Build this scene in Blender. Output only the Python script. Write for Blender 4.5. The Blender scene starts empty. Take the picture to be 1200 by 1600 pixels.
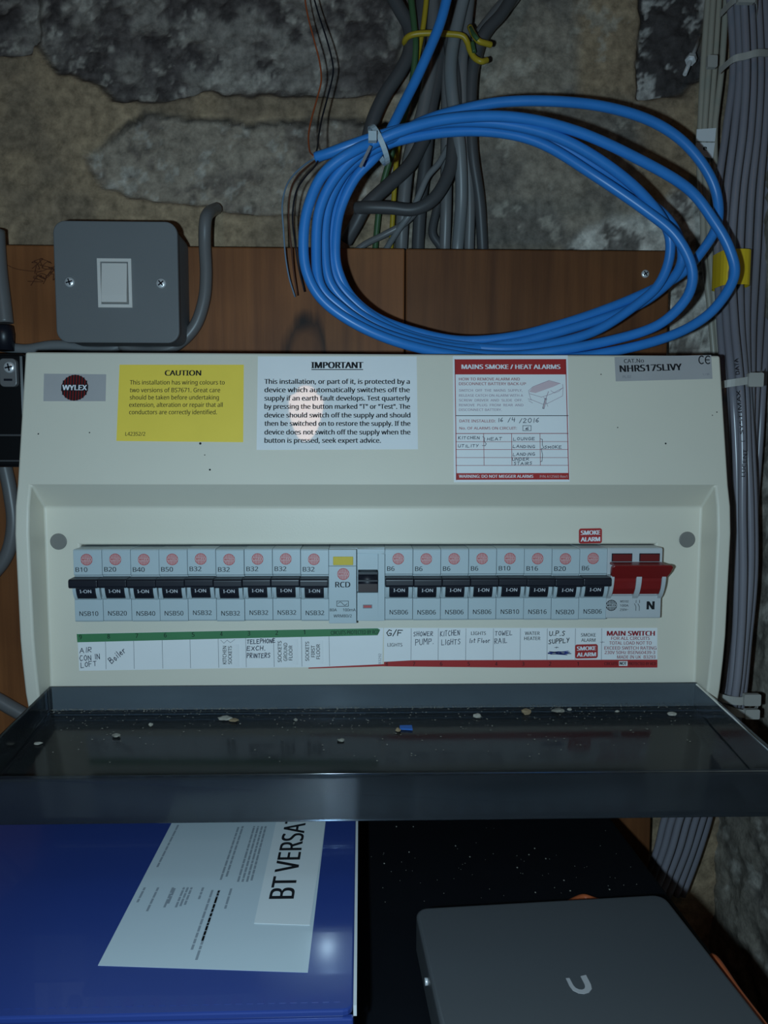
import bpy, bmesh, math, random
from mathutils import Vector, Matrix, noise
random.seed(7)
PI = math.pi
ZC = 1.30                       # height of the camera above the floor
OFF = Vector((0, 0, ZC))
COL = bpy.context.scene.collection
SC = bpy.context.scene

# ------------------------------------------------------------------ camera
F = 1155.0
pt_, yw_, rl_ = math.radians(4.91), math.radians(1.511), math.radians(0.116)
FW = Vector((math.sin(yw_)*math.cos(pt_), math.cos(yw_)*math.cos(pt_), -math.sin(pt_)))
RT0 = Vector((math.cos(yw_), -math.sin(yw_), 0)); UP0 = RT0.cross(FW)
RT = RT0*math.cos(rl_) + UP0*math.sin(rl_); UP = UP0*math.cos(rl_) - RT0*math.sin(rl_)
cam_d = bpy.data.cameras.new('camera'); cam = bpy.data.objects.new('camera', cam_d); COL.objects.link(cam)
cam_d.sensor_fit = 'VERTICAL'; cam_d.sensor_height = 36.0; cam_d.lens = 36.0*F/1600.0
cam_d.clip_start = 0.01; cam_d.clip_end = 20
m = Matrix((RT, UP, -FW)).transposed().to_4x4(); m.translation = OFF
cam.matrix_world = m
SC.camera = cam

# ------------------------------------------------------------------ light
w = bpy.data.worlds.new('dim_room'); SC.world = w; w.use_nodes = True
w.node_tree.nodes['Background'].inputs[0].default_value = (0.75, 0.88, 1.0, 1)
w.node_tree.nodes['Background'].inputs[1].default_value = 0.008
ld = bpy.data.lights.new('phone_flash', 'SPOT'); lamp = bpy.data.objects.new('phone_flash', ld); COL.objects.link(lamp)
ld.energy = 5.6; ld.color = (0.57, 0.83, 1.0); ld.shadow_soft_size = 0.005
ld.spot_size = math.radians(160); ld.spot_blend = 0.8
lamp.location = OFF + Vector((-0.036, 0.0, -0.010))
lamp.rotation_euler = (math.radians(90-4), 0, 0)
SC.view_settings.view_transform = 'Standard'
SC.view_settings.look = 'None'
SC.view_settings.gamma = 1.0
SC.view_settings.use_curve_mapping = False
SC.view_settings.exposure = 0.0
SC.cycles.max_bounces = 10
SC.cycles.transparent_max_bounces = 16

# ------------------------------------------------------------------ pixel rays -> points at a real depth
def ray(px, py): return FW + RT*((px-600)/F) - UP*((py-800)/F)
def atY(px, py, d): v = ray(px, py); return v*(d/v.y)
def atZ(px, py, h): v = ray(px, py); return v*(h/v.z)
def proj(P): d = P.dot(FW); return 600+F*P.dot(RT)/d, 800-F*P.dot(UP)/d

class Plane:
    def __init__(s, o, u, v): s.o = Vector(o); s.u = Vector(u).normalized(); s.v = Vector(v).normalized(); s.n = s.u.cross(s.v)
    def uv(s, px, py):
        r = ray(px, py); t = s.o.dot(s.n)/r.dot(s.n); q = r*t - s.o
        return Vector((q.dot(s.u), q.dot(s.v)))
    def at(s, p, off=0): return s.o + s.u*p[0] + s.v*p[1] + s.n*off

# ------------------------------------------------------------------ materials
def mat(name, col, rough=0.5, spec=0.5, var=0.08, scale=60, bump=0.0, bscale=400, metal=0, coat=0, emit=None):
    M = bpy.data.materials.new(name); M.use_nodes = True
    nt = M.node_tree; N = nt.nodes; L = nt.links; b = N['Principled BSDF']
    b.inputs['Roughness'].default_value = rough; b.inputs['Specular IOR Level'].default_value = spec
    b.inputs['Metallic'].default_value = metal; b.inputs['Coat Weight'].default_value = coat
    b.inputs['Coat Roughness'].default_value = 0.025
    tc = N.new('ShaderNodeTexCoord'); nz = N.new('ShaderNodeTexNoise'); nz.inputs['Scale'].default_value = scale; nz.inputs['Detail'].default_value = 5
    L.new(tc.outputs['Object'], nz.inputs['Vector'])
    mx = N.new('ShaderNodeMix'); mx.data_type = 'RGBA'
    mx.inputs[6].default_value = (*[c*(1-var) for c in col], 1); mx.inputs[7].default_value = (*[min(1, c*(1+var)) for c in col], 1)
    L.new(nz.outputs['Fac'], mx.inputs[0]); L.new(mx.outputs[2], b.inputs['Base Color'])
    if bump:
        n2 = N.new('ShaderNodeTexNoise'); n2.inputs['Scale'].default_value = bscale; n2.inputs['Detail'].default_value = 4
        L.new(tc.outputs['Object'], n2.inputs['Vector'])
        bp = N.new('ShaderNodeBump'); bp.inputs['Strength'].default_value = bump; bp.inputs['Distance'].default_value = 0.001
        L.new(n2.outputs['Fac'], bp.inputs['Height']); L.new(bp.outputs['Normal'], b.inputs['Normal'])
    if emit:
        b.inputs['Emission Color'].default_value = (*emit[0], 1); b.inputs['Emission Strength'].default_value = emit[1]
    return M
M = {}
M['ivory'] = mat('ivory_paint', (0.69, 0.64, 0.535), 0.42, 0.35, 0.05, 14, 0.05, 900)
M['grey_cap'] = mat('grey_plastic_cap', (0.20, 0.19, 0.175), 0.5, 0.3)
M['white'] = mat('white_sticker', (0.80, 0.80, 0.80), 0.4, 0.4, 0.03)
M['laminate'] = mat('glossy_white_sticker', (0.82, 0.82, 0.82), 0.30, 0.35, 0.03, coat=1.0)
M['paper'] = mat('white_paper_slip', (0.72, 0.73, 0.74), 0.7, 0.2, 0.05, 40)
M['yellow'] = mat('yellow_sticker', (0.88, 0.64, 0.08), 0.5, 0.3, 0.05)
M['silver'] = mat('silver_sticker', (0.40, 0.38, 0.38), 0.45, 0.4, 0.06)
M['black'] = mat('black_ink', (0.012, 0.012, 0.015), 0.6, 0.2)
M['ink'] = mat('blue_black_pen', (0.035, 0.04, 0.07), 0.6, 0.2)
M['pen'] = mat('blue_pen', (0.03, 0.05, 0.25), 0.6, 0.2)
M['fade'] = mat('faded_ink', (0.22, 0.22, 0.24), 0.6, 0.2)
M['print'] = mat('small_grey_print', (0.24, 0.27, 0.30), 0.6, 0.2)
M['purple'] = mat('faded_purple_print', (0.33, 0.22, 0.28), 0.6, 0.2)
M['pink'] = mat('pink_tint_print', (0.62, 0.47, 0.50), 0.6, 0.2)
M['red'] = mat('red_print', (0.40, 0.03, 0.03), 0.5, 0.3, 0.06)
M['redtxt'] = mat('red_lettering', (0.30, 0.02, 0.03), 0.5, 0.3)
M['emblem'] = mat('emblem_red_print', (0.50, 0.10, 0.10), 0.5, 0.3)
M['emblemp'] = mat('emblem_pale_tint', (0.62, 0.42, 0.42), 0.5, 0.3)
M['green'] = mat('green_print', (0.06, 0.21, 0.09), 0.5, 0.3)
M['plastic'] = mat('pale_grey_plastic', (0.46, 0.53, 0.555), 0.38, 0.4, 0.03)
M['plastic2'] = mat('main_switch_grey_plastic', (0.50, 0.52, 0.53), 0.38, 0.4, 0.03)
M['blk'] = mat('black_plastic', (0.012, 0.013, 0.02), 0.38, 0.45)
M['redp'] = mat('red_plastic', (0.21, 0.012, 0.012), 0.35, 0.4, 0.05)
M['dkred'] = mat('dark_red_plastic', (0.15, 0.014, 0.014), 0.4, 0.4)
M['brown'] = mat('dark_brown_plastic', (0.03, 0.012, 0.011), 0.35, 0.5)
M['flag'] = mat('yellow_plastic', (0.62, 0.46, 0.03), 0.45, 0.3)
M['whitetxt'] = mat('white_print', (0.75, 0.75, 0.78), 0.5, 0.3)
M['switchgrey'] = mat('grey_powder_coat', (0.165, 0.170, 0.175), 0.55, 0.35, 0.05, 30, 0.12, 1400)
M['rocker'] = mat('white_rocker_plastic', (0.72, 0.68, 0.64), 0.35, 0.4, 0.02)
M['chrome'] = mat('bright_screw_metal', (0.85, 0.85, 0.86), 0.32, 0.5, 0.1, metal=.45)
M['blue'] = mat('blue_cable_jacket', (0.030, 0.205, 0.58), 0.36, 0.45, 0.10, 90)
M['grey'] = mat('grey_cable_jacket', (0.155, 0.15, 0.15), 0.38, 0.45, 0.12, 25)
M['greyd'] = mat('dark_grey_cable_jacket', (0.072, 0.070, 0.072), 0.45, 0.4, 0.15, 25)
M['greyl'] = mat('light_grey_cable_jacket', (0.19, 0.195, 0.20), 0.38, 0.45, 0.12, 25)
M['data'] = mat('grey_data_cable_jacket', (0.215, 0.205, 0.235), 0.26, 0.5, 0.12, 25)
M['cream'] = mat('off_white_cable_jacket', (0.36, 0.33, 0.27), 0.32, 0.5, 0.10, 25)
M['tie'] = mat('translucent_nylon', (0.38, 0.36, 0.33), 0.4, 0.5, 0.08)
M['tieclear'] = mat('pale_nylon', (0.42, 0.50, 0.55), 0.4, 0.5, 0.08)
M['tape'] = mat('yellow_tape', (0.75, 0.50, 0.02), 0.45, 0.4)
M['ylw'] = mat('yellow_insulation', (0.42, 0.29, 0.02), 0.4, 0.4)
M['grn'] = mat('green_insulation', (0.05, 0.11, 0.045), 0.45, 0.4)
M['orange'] = mat('orange_insulation', (0.40, 0.09, 0.03), 0.45, 0.4)
M['brownw'] = mat('brown_insulation', (0.10, 0.035, 0.02), 0.45, 0.4)
M['bluew'] = mat('pale_blue_insulation', (0.16, 0.24, 0.34), 0.45, 0.4)
M['hull'] = mat('black_cabinet_paint', (0.0035, 0.004, 0.006), 0.55, 0.25, 0.2)
M['meter'] = mat('black_meter_plastic', (0.006, 0.006, 0.007), 0.35, 0.4)
M['device'] = mat('matt_grey_shell', (0.070, 0.073, 0.078), 0.42, 0.35, 0.06, 6)
M['binder'] = mat('glossy_blue_vinyl', (0.022, 0.045, 0.20), 0.33, 0.5, 0.12, 9, 0.12, 35, coat=0.2)
M['edge'] = mat('white_page_edges', (0.6, 0.6, 0.6), 0.6, 0.2)
M['sheet'] = mat('printed_sheet_in_pocket', (0.50, 0.56, 0.59), 0.35, 0.4, 0.06, 12, 0.15, 22, coat=0.3)
M['strip'] = mat('white_title_strip', (0.62, 0.64, 0.64), 0.45, 0.3, 0.04, 12)
M['flake'] = mat('plaster_flake', (0.36, 0.33, 0.28), 0.9, 0.1, 0.2, 300)
M['flaket'] = mat('tan_flake', (0.28, 0.20, 0.12), 0.9, 0.1, 0.2, 300)
M['dust'] = mat('pale_dust', (0.26, 0.24, 0.20), 0.95, 0.05, 0.3, 300)
M['specks'] = mat('pale_dust_specks', (0.27, 0.25, 0.21), 0.95, 0.05, 0.3, 300)
M['offcut'] = mat('blue_offcut', (0.03, 0.12, 0.40), 0.5, 0.3)
M['fibre'] = mat('brown_fibre', (0.10, 0.035, 0.02), 0.8, 0.1)
M['concrete'] = mat('floor_concrete', (0.16, 0.15, 0.14), 0.85, 0.2, 0.25, 8, 0.3, 60)
M['rail'] = mat('dark_interior', (0.03, 0.03, 0.03), 0.6, 0.3)
M['bulb'] = mat('glowing_bulb_glass', (0.9, 0.8, 0.7), 0.3, 0.3, emit=((1.0, 0.60, 0.40), 10.0))

def smoky():
    m_ = bpy.data.materials.new('smoked_clear_plastic'); m_.use_nodes = True
    nt = m_.node_tree; N = nt.nodes; L = nt.links; N.remove(N['Principled BSDF'])
    out = N['Material Output']
    tr = N.new('ShaderNodeBsdfTransparent'); tr.inputs[0].default_value = (0.66, 0.71, 0.77, 1)
    tc = N.new('ShaderNodeTexCoord'); nz = N.new('ShaderNodeTexNoise'); nz.inputs['Scale'].default_value = 9; nz.inputs['Detail'].default_value = 6
    mp = N.new('ShaderNodeMapping'); mp.inputs['Scale'].default_value = (0.6, 3, 3)
    L.new(tc.outputs['Object'], mp.inputs['Vector']); L.new(mp.outputs['Vector'], nz.inputs['Vector'])
    di = N.new('ShaderNodeBsdfDiffuse'); di.inputs[0].default_value = (0.075, 0.080, 0.088, 1)
    mr = N.new('ShaderNodeMapRange'); mr.inputs[1].default_value = 0.35; mr.inputs[2].default_value = 0.75; mr.inputs[3].default_value = 0.08; mr.inputs[4].default_value = 0.26
    L.new(nz.outputs['Fac'], mr.inputs[0])
    a = N.new('ShaderNodeMixShader'); L.new(mr.outputs[0], a.inputs[0]); L.new(tr.outputs[0], a.inputs[1]); L.new(di.outputs[0], a.inputs[2])
    gl = N.new('ShaderNodeBsdfGlossy'); gl.inputs['Roughness'].default_value = 0.12
    fr = N.new('ShaderNodeFresnel'); fr.inputs[0].default_value = 1.45
    b = N.new('ShaderNodeMixShader'); L.new(fr.outputs[0], b.inputs[0]); L.new(a.outputs[0], b.inputs[1]); L.new(gl.outputs[0], b.inputs[2])
    L.new(b.outputs[0], out.inputs['Surface'])
    return m_
M['smoke'] = smoky()

def wood(name, knot=None, tone=1.0):
    m_ = bpy.data.materials.new(name); m_.use_nodes = True
    nt = m_.node_tree; N = nt.nodes; L = nt.links; b = N['Principled BSDF']
    b.inputs['Roughness'].default_value = 0.55; b.inputs['Specular IOR Level'].default_value = 0.3
    geo = N.new('ShaderNodeNewGeometry')
    mp = N.new('ShaderNodeMapping'); mp.inputs['Scale'].default_value = (1.0, 1.0, 0.045)
    L.new(geo.outputs['Position'], mp.inputs['Vector'])
    src = mp.outputs['Vector']
    nz = N.new('ShaderNodeTexNoise'); nz.inputs['Scale'].default_value = 95; nz.inputs['Detail'].default_value = 6; nz.inputs['Roughness'].default_value = 0.6
    L.new(src, nz.inputs['Vector'])
    big = N.new('ShaderNodeTexNoise'); big.inputs['Scale'].default_value = 9; big.inputs['Detail'].default_value = 3
    L.new(geo.outputs['Position'], big.inputs['Vector'])
    cr = N.new('ShaderNodeValToRGB'); e = cr.color_ramp.elements
    e[0].position = 0.30; e[0].color = (0.18*tone, 0.063*tone, 0.022*tone, 1); e[1].position = 0.72; e[1].color = (0.33*tone, 0.122*tone, 0.040*tone, 1)
    L.new(nz.outputs['Fac'], cr.inputs[0])
    mx = N.new('ShaderNodeMix'); mx.data_type = 'RGBA'; mx.blend_type = 'MULTIPLY'; mx.inputs[0].default_value = 1
    c2 = N.new('ShaderNodeValToRGB'); e = c2.color_ramp.elements
    e[0].position = 0.3; e[0].color = (0.62, 0.60, 0.58, 1); e[1].position = 0.7; e[1].color = (1.1, 1.1, 1.1, 1)
    L.new(big.outputs['Fac'], c2.inputs[0]); L.new(cr.outputs[0], mx.inputs[6]); L.new(c2.outputs[0], mx.inputs[7])
    last = mx.outputs[2]
    if knot is not None:
        for (kx, kz, sx, sz, lo, hi, ring) in knot:
            sub = N.new('ShaderNodeVectorMath'); sub.operation = 'SUBTRACT'; sub.inputs[1].default_value = (kx, 0, kz); L.new(geo.outputs['Position'], sub.inputs[0])
            sc = N.new('ShaderNodeVectorMath'); sc.operation = 'MULTIPLY'; sc.inputs[1].default_value = (1/sx, 0, 1/sz); L.new(sub.outputs[0], sc.inputs[0])
            ln = N.new('ShaderNodeVectorMath'); ln.operation = 'LENGTH'; L.new(sc.outputs[0], ln.inputs[0])
            nn = N.new('ShaderNodeMath'); nn.operation = 'MULTIPLY_ADD'; nn.inputs[1].default_value = 0.9; L.new(nz.outputs['Fac'], nn.inputs[0]); L.new(ln.outputs['Value'], nn.inputs[2])
            r = N.new('ShaderNodeValToRGB'); r.color_ramp.elements[0].position = lo; r.color_ramp.elements[1].position = hi
            r.color_ramp.elements[0].color = (0.07, 0.06, 0.06, 1) if not ring else (0.8, 0.8, 0.8, 1)
            r.color_ramp.elements[1].color = (1, 1, 1, 1)
            if ring:
                k = r.color_ramp.elements.new((lo+hi)/2); k.color = (0.16, 0.14, 0.14, 1)
            dv = N.new('ShaderNodeMath'); dv.operation = 'MULTIPLY'; dv.inputs[1].default_value = 0.5; L.new(nn.outputs[0], dv.inputs[0])
            L.new(dv.outputs[0], r.inputs[0])
            m2 = N.new('ShaderNodeMix'); m2.data_type = 'RGBA'; m2.blend_type = 'MULTIPLY'; m2.inputs[0].default_value = 0.9
            L.new(last, m2.inputs[6]); L.new(r.outputs[0], m2.inputs[7]); last = m2.outputs[2]
    L.new(last, b.inputs['Base Color'])
    bp = N.new('ShaderNodeBump'); bp.inputs['Strength'].default_value = 0.25; bp.inputs['Distance'].default_value = 0.001
    L.new(nz.outputs['Fac'], bp.inputs['Height']); L.new(bp.outputs['Normal'], b.inputs['Normal'])
    return m_

def stone_mat():
    m_ = bpy.data.materials.new('rough_masonry'); m_.use_nodes = True
    nt = m_.node_tree; N = nt.nodes; L = nt.links; b = N['Principled BSDF']
    b.inputs['Roughness'].default_value = 0.9; b.inputs['Specular IOR Level'].default_value = 0.2
    at = N.new('ShaderNodeAttribute'); at.attribute_name = 'stone_colour'
    geo = N.new('ShaderNodeNewGeometry')
    nz = N.new('ShaderNodeTexNoise'); nz.inputs['Scale'].default_value = 130; nz.inputs['Detail'].default_value = 8; nz.inputs['Roughness'].default_value = 0.65
    L.new(geo.outputs['Position'], nz.inputs['Vector'])
    cr = N.new('ShaderNodeValToRGB'); e = cr.color_ramp.elements
    e[0].position = 0.30; e[0].color = (0.55, 0.55, 0.55, 1); e[1].position = 0.70; e[1].color = (1.35, 1.35, 1.35, 1)
    L.new(nz.outputs['Fac'], cr.inputs[0])
    mx = N.new('ShaderNodeMix'); mx.data_type = 'RGBA'; mx.blend_type = 'MULTIPLY'; mx.inputs[0].default_value = 1
    L.new(at.outputs['Color'], mx.inputs[6]); L.new(cr.outputs[0], mx.inputs[7])
    vo = N.new('ShaderNodeTexVoronoi'); vo.inputs['Scale'].default_value = 170; L.new(geo.outputs['Position'], vo.inputs['Vector'])
    c3 = N.new('ShaderNodeValToRGB'); e = c3.color_ramp.elements
    e[0].position = 0.06; e[0].color = (1, 1, 1, 1); e[1].position = 0.12; e[1].color = (0, 0, 0, 1)
    L.new(vo.outputs['Distance'], c3.inputs[0])
    m2 = N.new('ShaderNodeMix'); m2.data_type = 'RGBA'; m2.inputs[7].default_value = (0.42, 0.40, 0.36, 1)
    fa = N.new('ShaderNodeMath'); fa.operation = 'MULTIPLY'; fa.inputs[1].default_value = 0.5; L.new(c3.outputs[0], fa.inputs[0])
    am = N.new('ShaderNodeMath'); am.operation = 'MULTIPLY'; L.new(fa.outputs[0], am.inputs[0]); L.new(at.outputs['Alpha'], am.inputs[1])
    L.new(am.outputs[0], m2.inputs[0]); L.new(mx.outputs[2], m2.inputs[6])
    L.new(m2.outputs[2], b.inputs['Base Color'])
    bp = N.new('ShaderNodeBump'); bp.inputs['Strength'].default_value = 0.6; bp.inputs['Distance'].default_value = 0.002
    L.new(nz.outputs['Fac'], bp.inputs['Height']); L.new(bp.outputs['Normal'], b.inputs['Normal'])
    return m_
M['stone'] = stone_mat()

# ------------------------------------------------------------------ object helpers
WL = {}                                        # world location of each object made here
def tag(o, label=None, cat=None, group=None, kind=None):
    if label: o['label'] = label
    if cat: o['category'] = cat
    if group: o['group'] = group
    if kind: o['kind'] = kind
    return o
def thing(name, loc, label, cat, group=None):
    o = bpy.data.objects.new(name, None); COL.objects.link(o); o.empty_display_size = 0.01
    o.location = Vector(loc) + OFF; WL[o] = Vector(o.location)
    return tag(o, label, cat, group)

_cap = [None]
import os
try:                                            # Blender's own interface face, as plain as the printed labels
    FONT = bpy.data.fonts.load(os.path.join(bpy.utils.resource_path('LOCAL'), 'datafiles', 'fonts', 'NotoSansMath-Regular.woff2'))
except Exception:
    FONT = None
def font_mesh(s, bold=0.0):
    c = bpy.data.curves.new('t', 'FONT'); c.body = s; c.size = 1.0; c.resolution_u = 3; c.offset = 0.0 if FONT else bold
    if FONT: c.font = FONT
    o = bpy.data.objects.new('t', c)
    me = bpy.data.meshes.new_from_object(o)
    bpy.data.objects.remove(o); bpy.data.curves.remove(c)
    return me
def cap_height():
    if _cap[0] is None:
        me = font_mesh('H'); _cap[0] = max(v.co.y for v in me.vertices)
    return _cap[0]

HAND = {
 'A': [[(0,0),(.3,1),(.6,0)],[(.12,.4),(.5,.38)]], 'B': [[(0,0),(0,1),(.4,.95),(.45,.7),(.05,.55),(.5,.45),(.5,.1),(0,0)]],
 'C': [[(.55,.9),(.25,1),(0,.5),(.2,.02),(.55,.12)]], 'D': [[(0,0),(0,1),(.4,.85),(.55,.45),(.35,.1),(0,0)]],
 'E': [[(.5,.97),(0,1),(0,0),(.55,.03)],[(0,.52),(.4,.54)]], 'F': [[(0,0),(0,1),(.55,.98)],[(0,.5),(.4,.52)]],
 'G': [[(.55,.85),(.25,1),(0,.5),(.2,.02),(.55,.1),(.55,.42),(.3,.42)]], 'H': [[(0,0),(.03,1)],[(.5,1),(.47,0)],[(0,.48),(.5,.52)]],
 'I': [[(.12,0),(.15,1)]], 'K': [[(0,0),(.02,1)],[(.5,1),(.03,.45),(.55,0)]], 'L': [[(.02,1),(0,0),(.5,.03)]],
 'M': [[(0,0),(.05,1),(.3,.4),(.55,1),(.6,0)]], 'N': [[(0,0),(.03,1),(.47,0),(.5,1)]],
 'O': [[(.3,1),(.03,.7),(.05,.2),(.3,0),(.52,.3),(.5,.75),(.3,1)]], 'P': [[(0,0),(.03,1),(.45,.95),(.48,.6),(.03,.45)]],
 'R': [[(0,0),(.03,1),(.45,.95),(.45,.6),(.05,.48),(.5,0)]], 'S': [[(.5,.9),(.25,1),(.05,.78),(.45,.35),(.3,.02),(0,.1)]],
 'T': [[(0,.97),(.55,1)],[(.27,1),(.25,0)]], 'U': [[(0,1),(.05,.15),(.28,0),(.5,.2),(.5,1)]],
 'W': [[(0,1),(.12,0),(.3,.6),(.45,0),(.62,1)]], 'X': [[(0,1),(.5,0)],[(.5,1),(0,0)]], 'Y': [[(0,1),(.25,.5)],[(.5,1),(.15,0)]],
 '0': [[(.3,1),(.03,.7),(.05,.2),(.3,0),(.52,.3),(.5,.75),(.3,1)]], '1': [[(.15,0),(.2,1)]],
 '2': [[(.02,.8),(.25,1),(.45,.75),(.02,.02),(.5,.04)]], '4': [[(.1,1),(.02,.45),(.5,.45)],[(.4,.9),(.38,0)]],
 '6': [[(.42,1),(.1,.6),(.05,.2),(.25,0),(.45,.2),(.3,.45),(.06,.3)]], '/': [[(.0,-.05),(.35,1.05)]], '+': [[(0,.4),(.5,.42)],[(.25,.7),(.25,.1)]],
 '.': [[(.05,0),(.12,.05)]], 'o': [[(.25,.6),(.03,.35),(.2,0),(.45,.25),(.25,.6)]], 'i': [[(.1,.6),(.1,0)],[(.1,.85),(.12,.92)]],
 'l': [[(.1,1),(.1,0)]], 'e': [[(.03,.3),(.4,.36),(.25,.6),(.03,.3),(.2,0),(.42,.1)]], 'r': [[(.03,.6),(.05,0)],[(.05,.4),(.2,.6),(.38,.55)]],
 's': [[(.35,.55),(.1,.55),(.3,.2),(.02,.03)]], 't': [[(.2,.95),(.18,.05),(.35,.03)],[(.02,.6),(.4,.62)]],
}

class B:
    """collects shapes into one mesh, faces keep their own material"""
    def __init__(s): s.bm = bmesh.new(); s.mats = []
    def mi(s, k):
        if k not in s.mats: s.mats.append(k)
        return s.mats.index(k)
    def poly(s, pts, k, smooth=False):
        f = s.bm.faces.new([s.bm.verts.new(p) for p in pts]); f.material_index = s.mi(k); f.smooth = smooth; return f
    def prism(s, base, ext, k, smooth=False):
        a = [s.bm.verts.new(p) for p in base]; b = [s.bm.verts.new(Vector(p)+Vector(ext)) for p in base]
        n = len(a); i = s.mi(k); fs = [s.bm.faces.new(a[::-1]), s.bm.faces.new(b)]
        for j in range(n):
            f = s.bm.faces.new((a[j], a[(j+1) % n], b[(j+1) % n], b[j])); f.smooth = smooth; fs.append(f)
        for f in fs: f.material_index = i
        return s
    def box(s, x0, x1, y0, y1, z0, z1, k):
        return s.prism([(x0, y0, z0), (x1, y0, z0), (x1, y1, z0), (x0, y1, z0)], (0, 0, z1-z0), k)
    def profx(s, prof, x0, x1, k, smooth=False):            # (y,z) outline pushed along x
        return s.prism([(x0, y, z) for y, z in prof], (x1-x0, 0, 0), k, smooth)
    def slab(s, P, pts, o0, o1, k):
        return s.prism([P.at(p, o0) for p in pts], P.n*(o1-o0), k)
    def face(s, P, pts, off, k): return s.poly([P.at(p, off) for p in pts], k)
    def pxslab(s, P, px, o0, o1, k): return s.slab(P, [P.uv(*p) for p in px], o0, o1, k)
    def pxface(s, P, px, off, k): return s.face(P, [P.uv(*p) for p in px], off, k)
    def line(s, P, pts, w, off, k):                          # a drawn line in plane coordinates
        for a, b in zip(pts, pts[1:]):
            a = Vector(a); b = Vector(b); d = b-a
            if d.length < 1e-7: continue
            d.normalize(); n = Vector((-d.y, d.x))*w/2; d = d*w*0.3
            s.face(P, [a-n-d, b-n+d, b+n+d, a+n-d], off, k)
    def pxline(s, P, pts, wpx, off, k):
        u = (P.uv(pts[0][0]+1, pts[0][1])-P.uv(*pts[0])).length
        s.line(P, [P.uv(*p) for p in pts], wpx*u, off, k)
    def ring(s, P, c, r0, r1, off, k, n=28):
        for i in range(n):
            a, b = 2*PI*i/n, 2*PI*(i+1)/n
            s.face(P, [(c[0]+r0*math.cos(a), c[1]+r0*math.sin(a)), (c[0]+r1*math.cos(a), c[1]+r1*math.sin(a)),
                       (c[0]+r1*math.cos(b), c[1]+r1*math.sin(b)), (c[0]+r0*math.cos(b), c[1]+r0*math.sin(b))], off, k)
    def disc(s, P, c, r, off, k, n=28):
        s.face(P, [(c[0]+r*math.cos(2*PI*i/n), c[1]+r*math.sin(2*PI*i/n)) for i in range(n)], off, k)
    def rrect(s, x0, x1, y0, y1, r, n=5):
        out = []
        for cx, cy, a0 in ((x1-r, y1-r, 0), (x0+r, y1-r, PI/2), (x0+r, y0+r, PI), (x1-r, y0+r, 1.5*PI)):
            for i in range(n+1): a = a0+PI/2*i/n; out.append((cx+r*math.cos(a), cy+r*math.sin(a)))
        return out
    def text_uv(s, P, t, a, b, h, off, k, bold=0.0):         # lettering whose baseline runs from a to b, capitals h high
        a = Vector(a); b = Vector(b); d = b-a; wid = d.length; d.normalize(); n = Vector((-d.y, d.x))
        me = font_mesh(t, bold); xs = [v.co.x for v in me.vertices]
        x0, x1 = min(xs), max(xs); sx = wid/(x1-x0); sy = h/cap_height(); i = s.mi(k)
        if len(t) == 1: sx = min(sx, sy*1.05)
        bold = max(bold, .009)
        passes = (0,) if not FONT or bold < .003 else ((-.5, .5) if bold < .012 else (-1, 0, 1))
        for q in passes:                         # heavier strokes: the same letters laid again a hair to the side
            o2 = q*min(bold*1.1, .03)*sy/.73*1.0
            vs = [s.bm.verts.new(P.at(a + d*((v.co.x-x0)*sx+o2) + n*(v.co.y*sy), off+(q+1)*.000004)) for v in me.vertices]
            for p in me.polygons:
                if p.area < 4e-6: continue
                try: f = s.bm.faces.new([vs[j] for j in p.vertices]); f.material_index = i
                except ValueError: pass
        bpy.data.meshes.remove(me)
    def text(s, P, t, x0, y0, x1, y1, hpx, off, k, bold=0.0):
        a, b = P.uv(x0, y0), P.uv(x1, y1)
        u = (P.uv(x0+1, y0)-a).length
        s.text_uv(P, t, a, b, hpx*u, off, k, bold)
    def hand(s, P, t, x0, y0, x1, y1, hpx, wpx, off, k, slant=0.12):
        a, b = P.uv(x0, y0), P.uv(x1, y1); d = b-a; wid = d.length; d.normalize(); n = Vector((-d.y, d.x))
        u = (P.uv(x0+1, y0)-a).length; h = hpx*u
        adv = [0.45 if ch == ' ' else max(q[0] for st in HAND[ch] for q in st)+0.24 for ch in t]
        sx = wid/(sum(adv)-0.24); x = 0
        for ch, ad in zip(t, adv):
            if ch != ' ':
                jy = random.uniform(-.06, .06); js = random.uniform(.92, 1.08)
                for st in HAND[ch]:
                    s.line(P, [a + d*((x+p[0]+slant*p[1]*.6+random.uniform(-.02, .02))*sx) + n*((p[1]*js+jy)*h) for p in st], wpx*u, off, k)
            x += ad
    def tube(s, pts, r, k, sides=10, cap=True):
        n = len(pts); rings = []; i_ = s.mi(k); up = None
        for i in range(n):
            t = (pts[min(i+1, n-1)]-pts[max(i-1, 0)]).normalized()
            if up is None:
                up = Vector((0, 0, 1)) if abs(t.z) < .9 else Vector((1, 0, 0))
            up = (up - t*up.dot(t)).normalized(); sd = t.cross(up)
            rr = r[i] if isinstance(r, (list, tuple)) else r
            rings.append([s.bm.verts.new(pts[i] + (up*math.cos(2*PI*j/sides) + sd*math.sin(2*PI*j/sides))*rr) for j in range(sides)])
        for A, C in zip(rings, rings[1:]):
            for j in range(sides):
                f = s.bm.faces.new((A[j], A[(j+1) % sides], C[(j+1) % sides], C[j])); f.smooth = True; f.material_index = i_
        if cap:
            for q in (rings[0][::-1], rings[-1]):
                f = s.bm.faces.new(q); f.material_index = i_
        return s
    def bevel(s, wid, seg=2, ang=30):
        bmesh.ops.remove_doubles(s.bm, verts=s.bm.verts, dist=1e-6)
        es = [e for e in s.bm.edges if len(e.link_faces) == 2 and e.calc_face_angle(0) > math.radians(ang)]
        bmesh.ops.bevel(s.bm, geom=es, offset=wid, segments=seg, affect='EDGES', profile=0.5, clamp_overlap=True)
        return s
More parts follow.
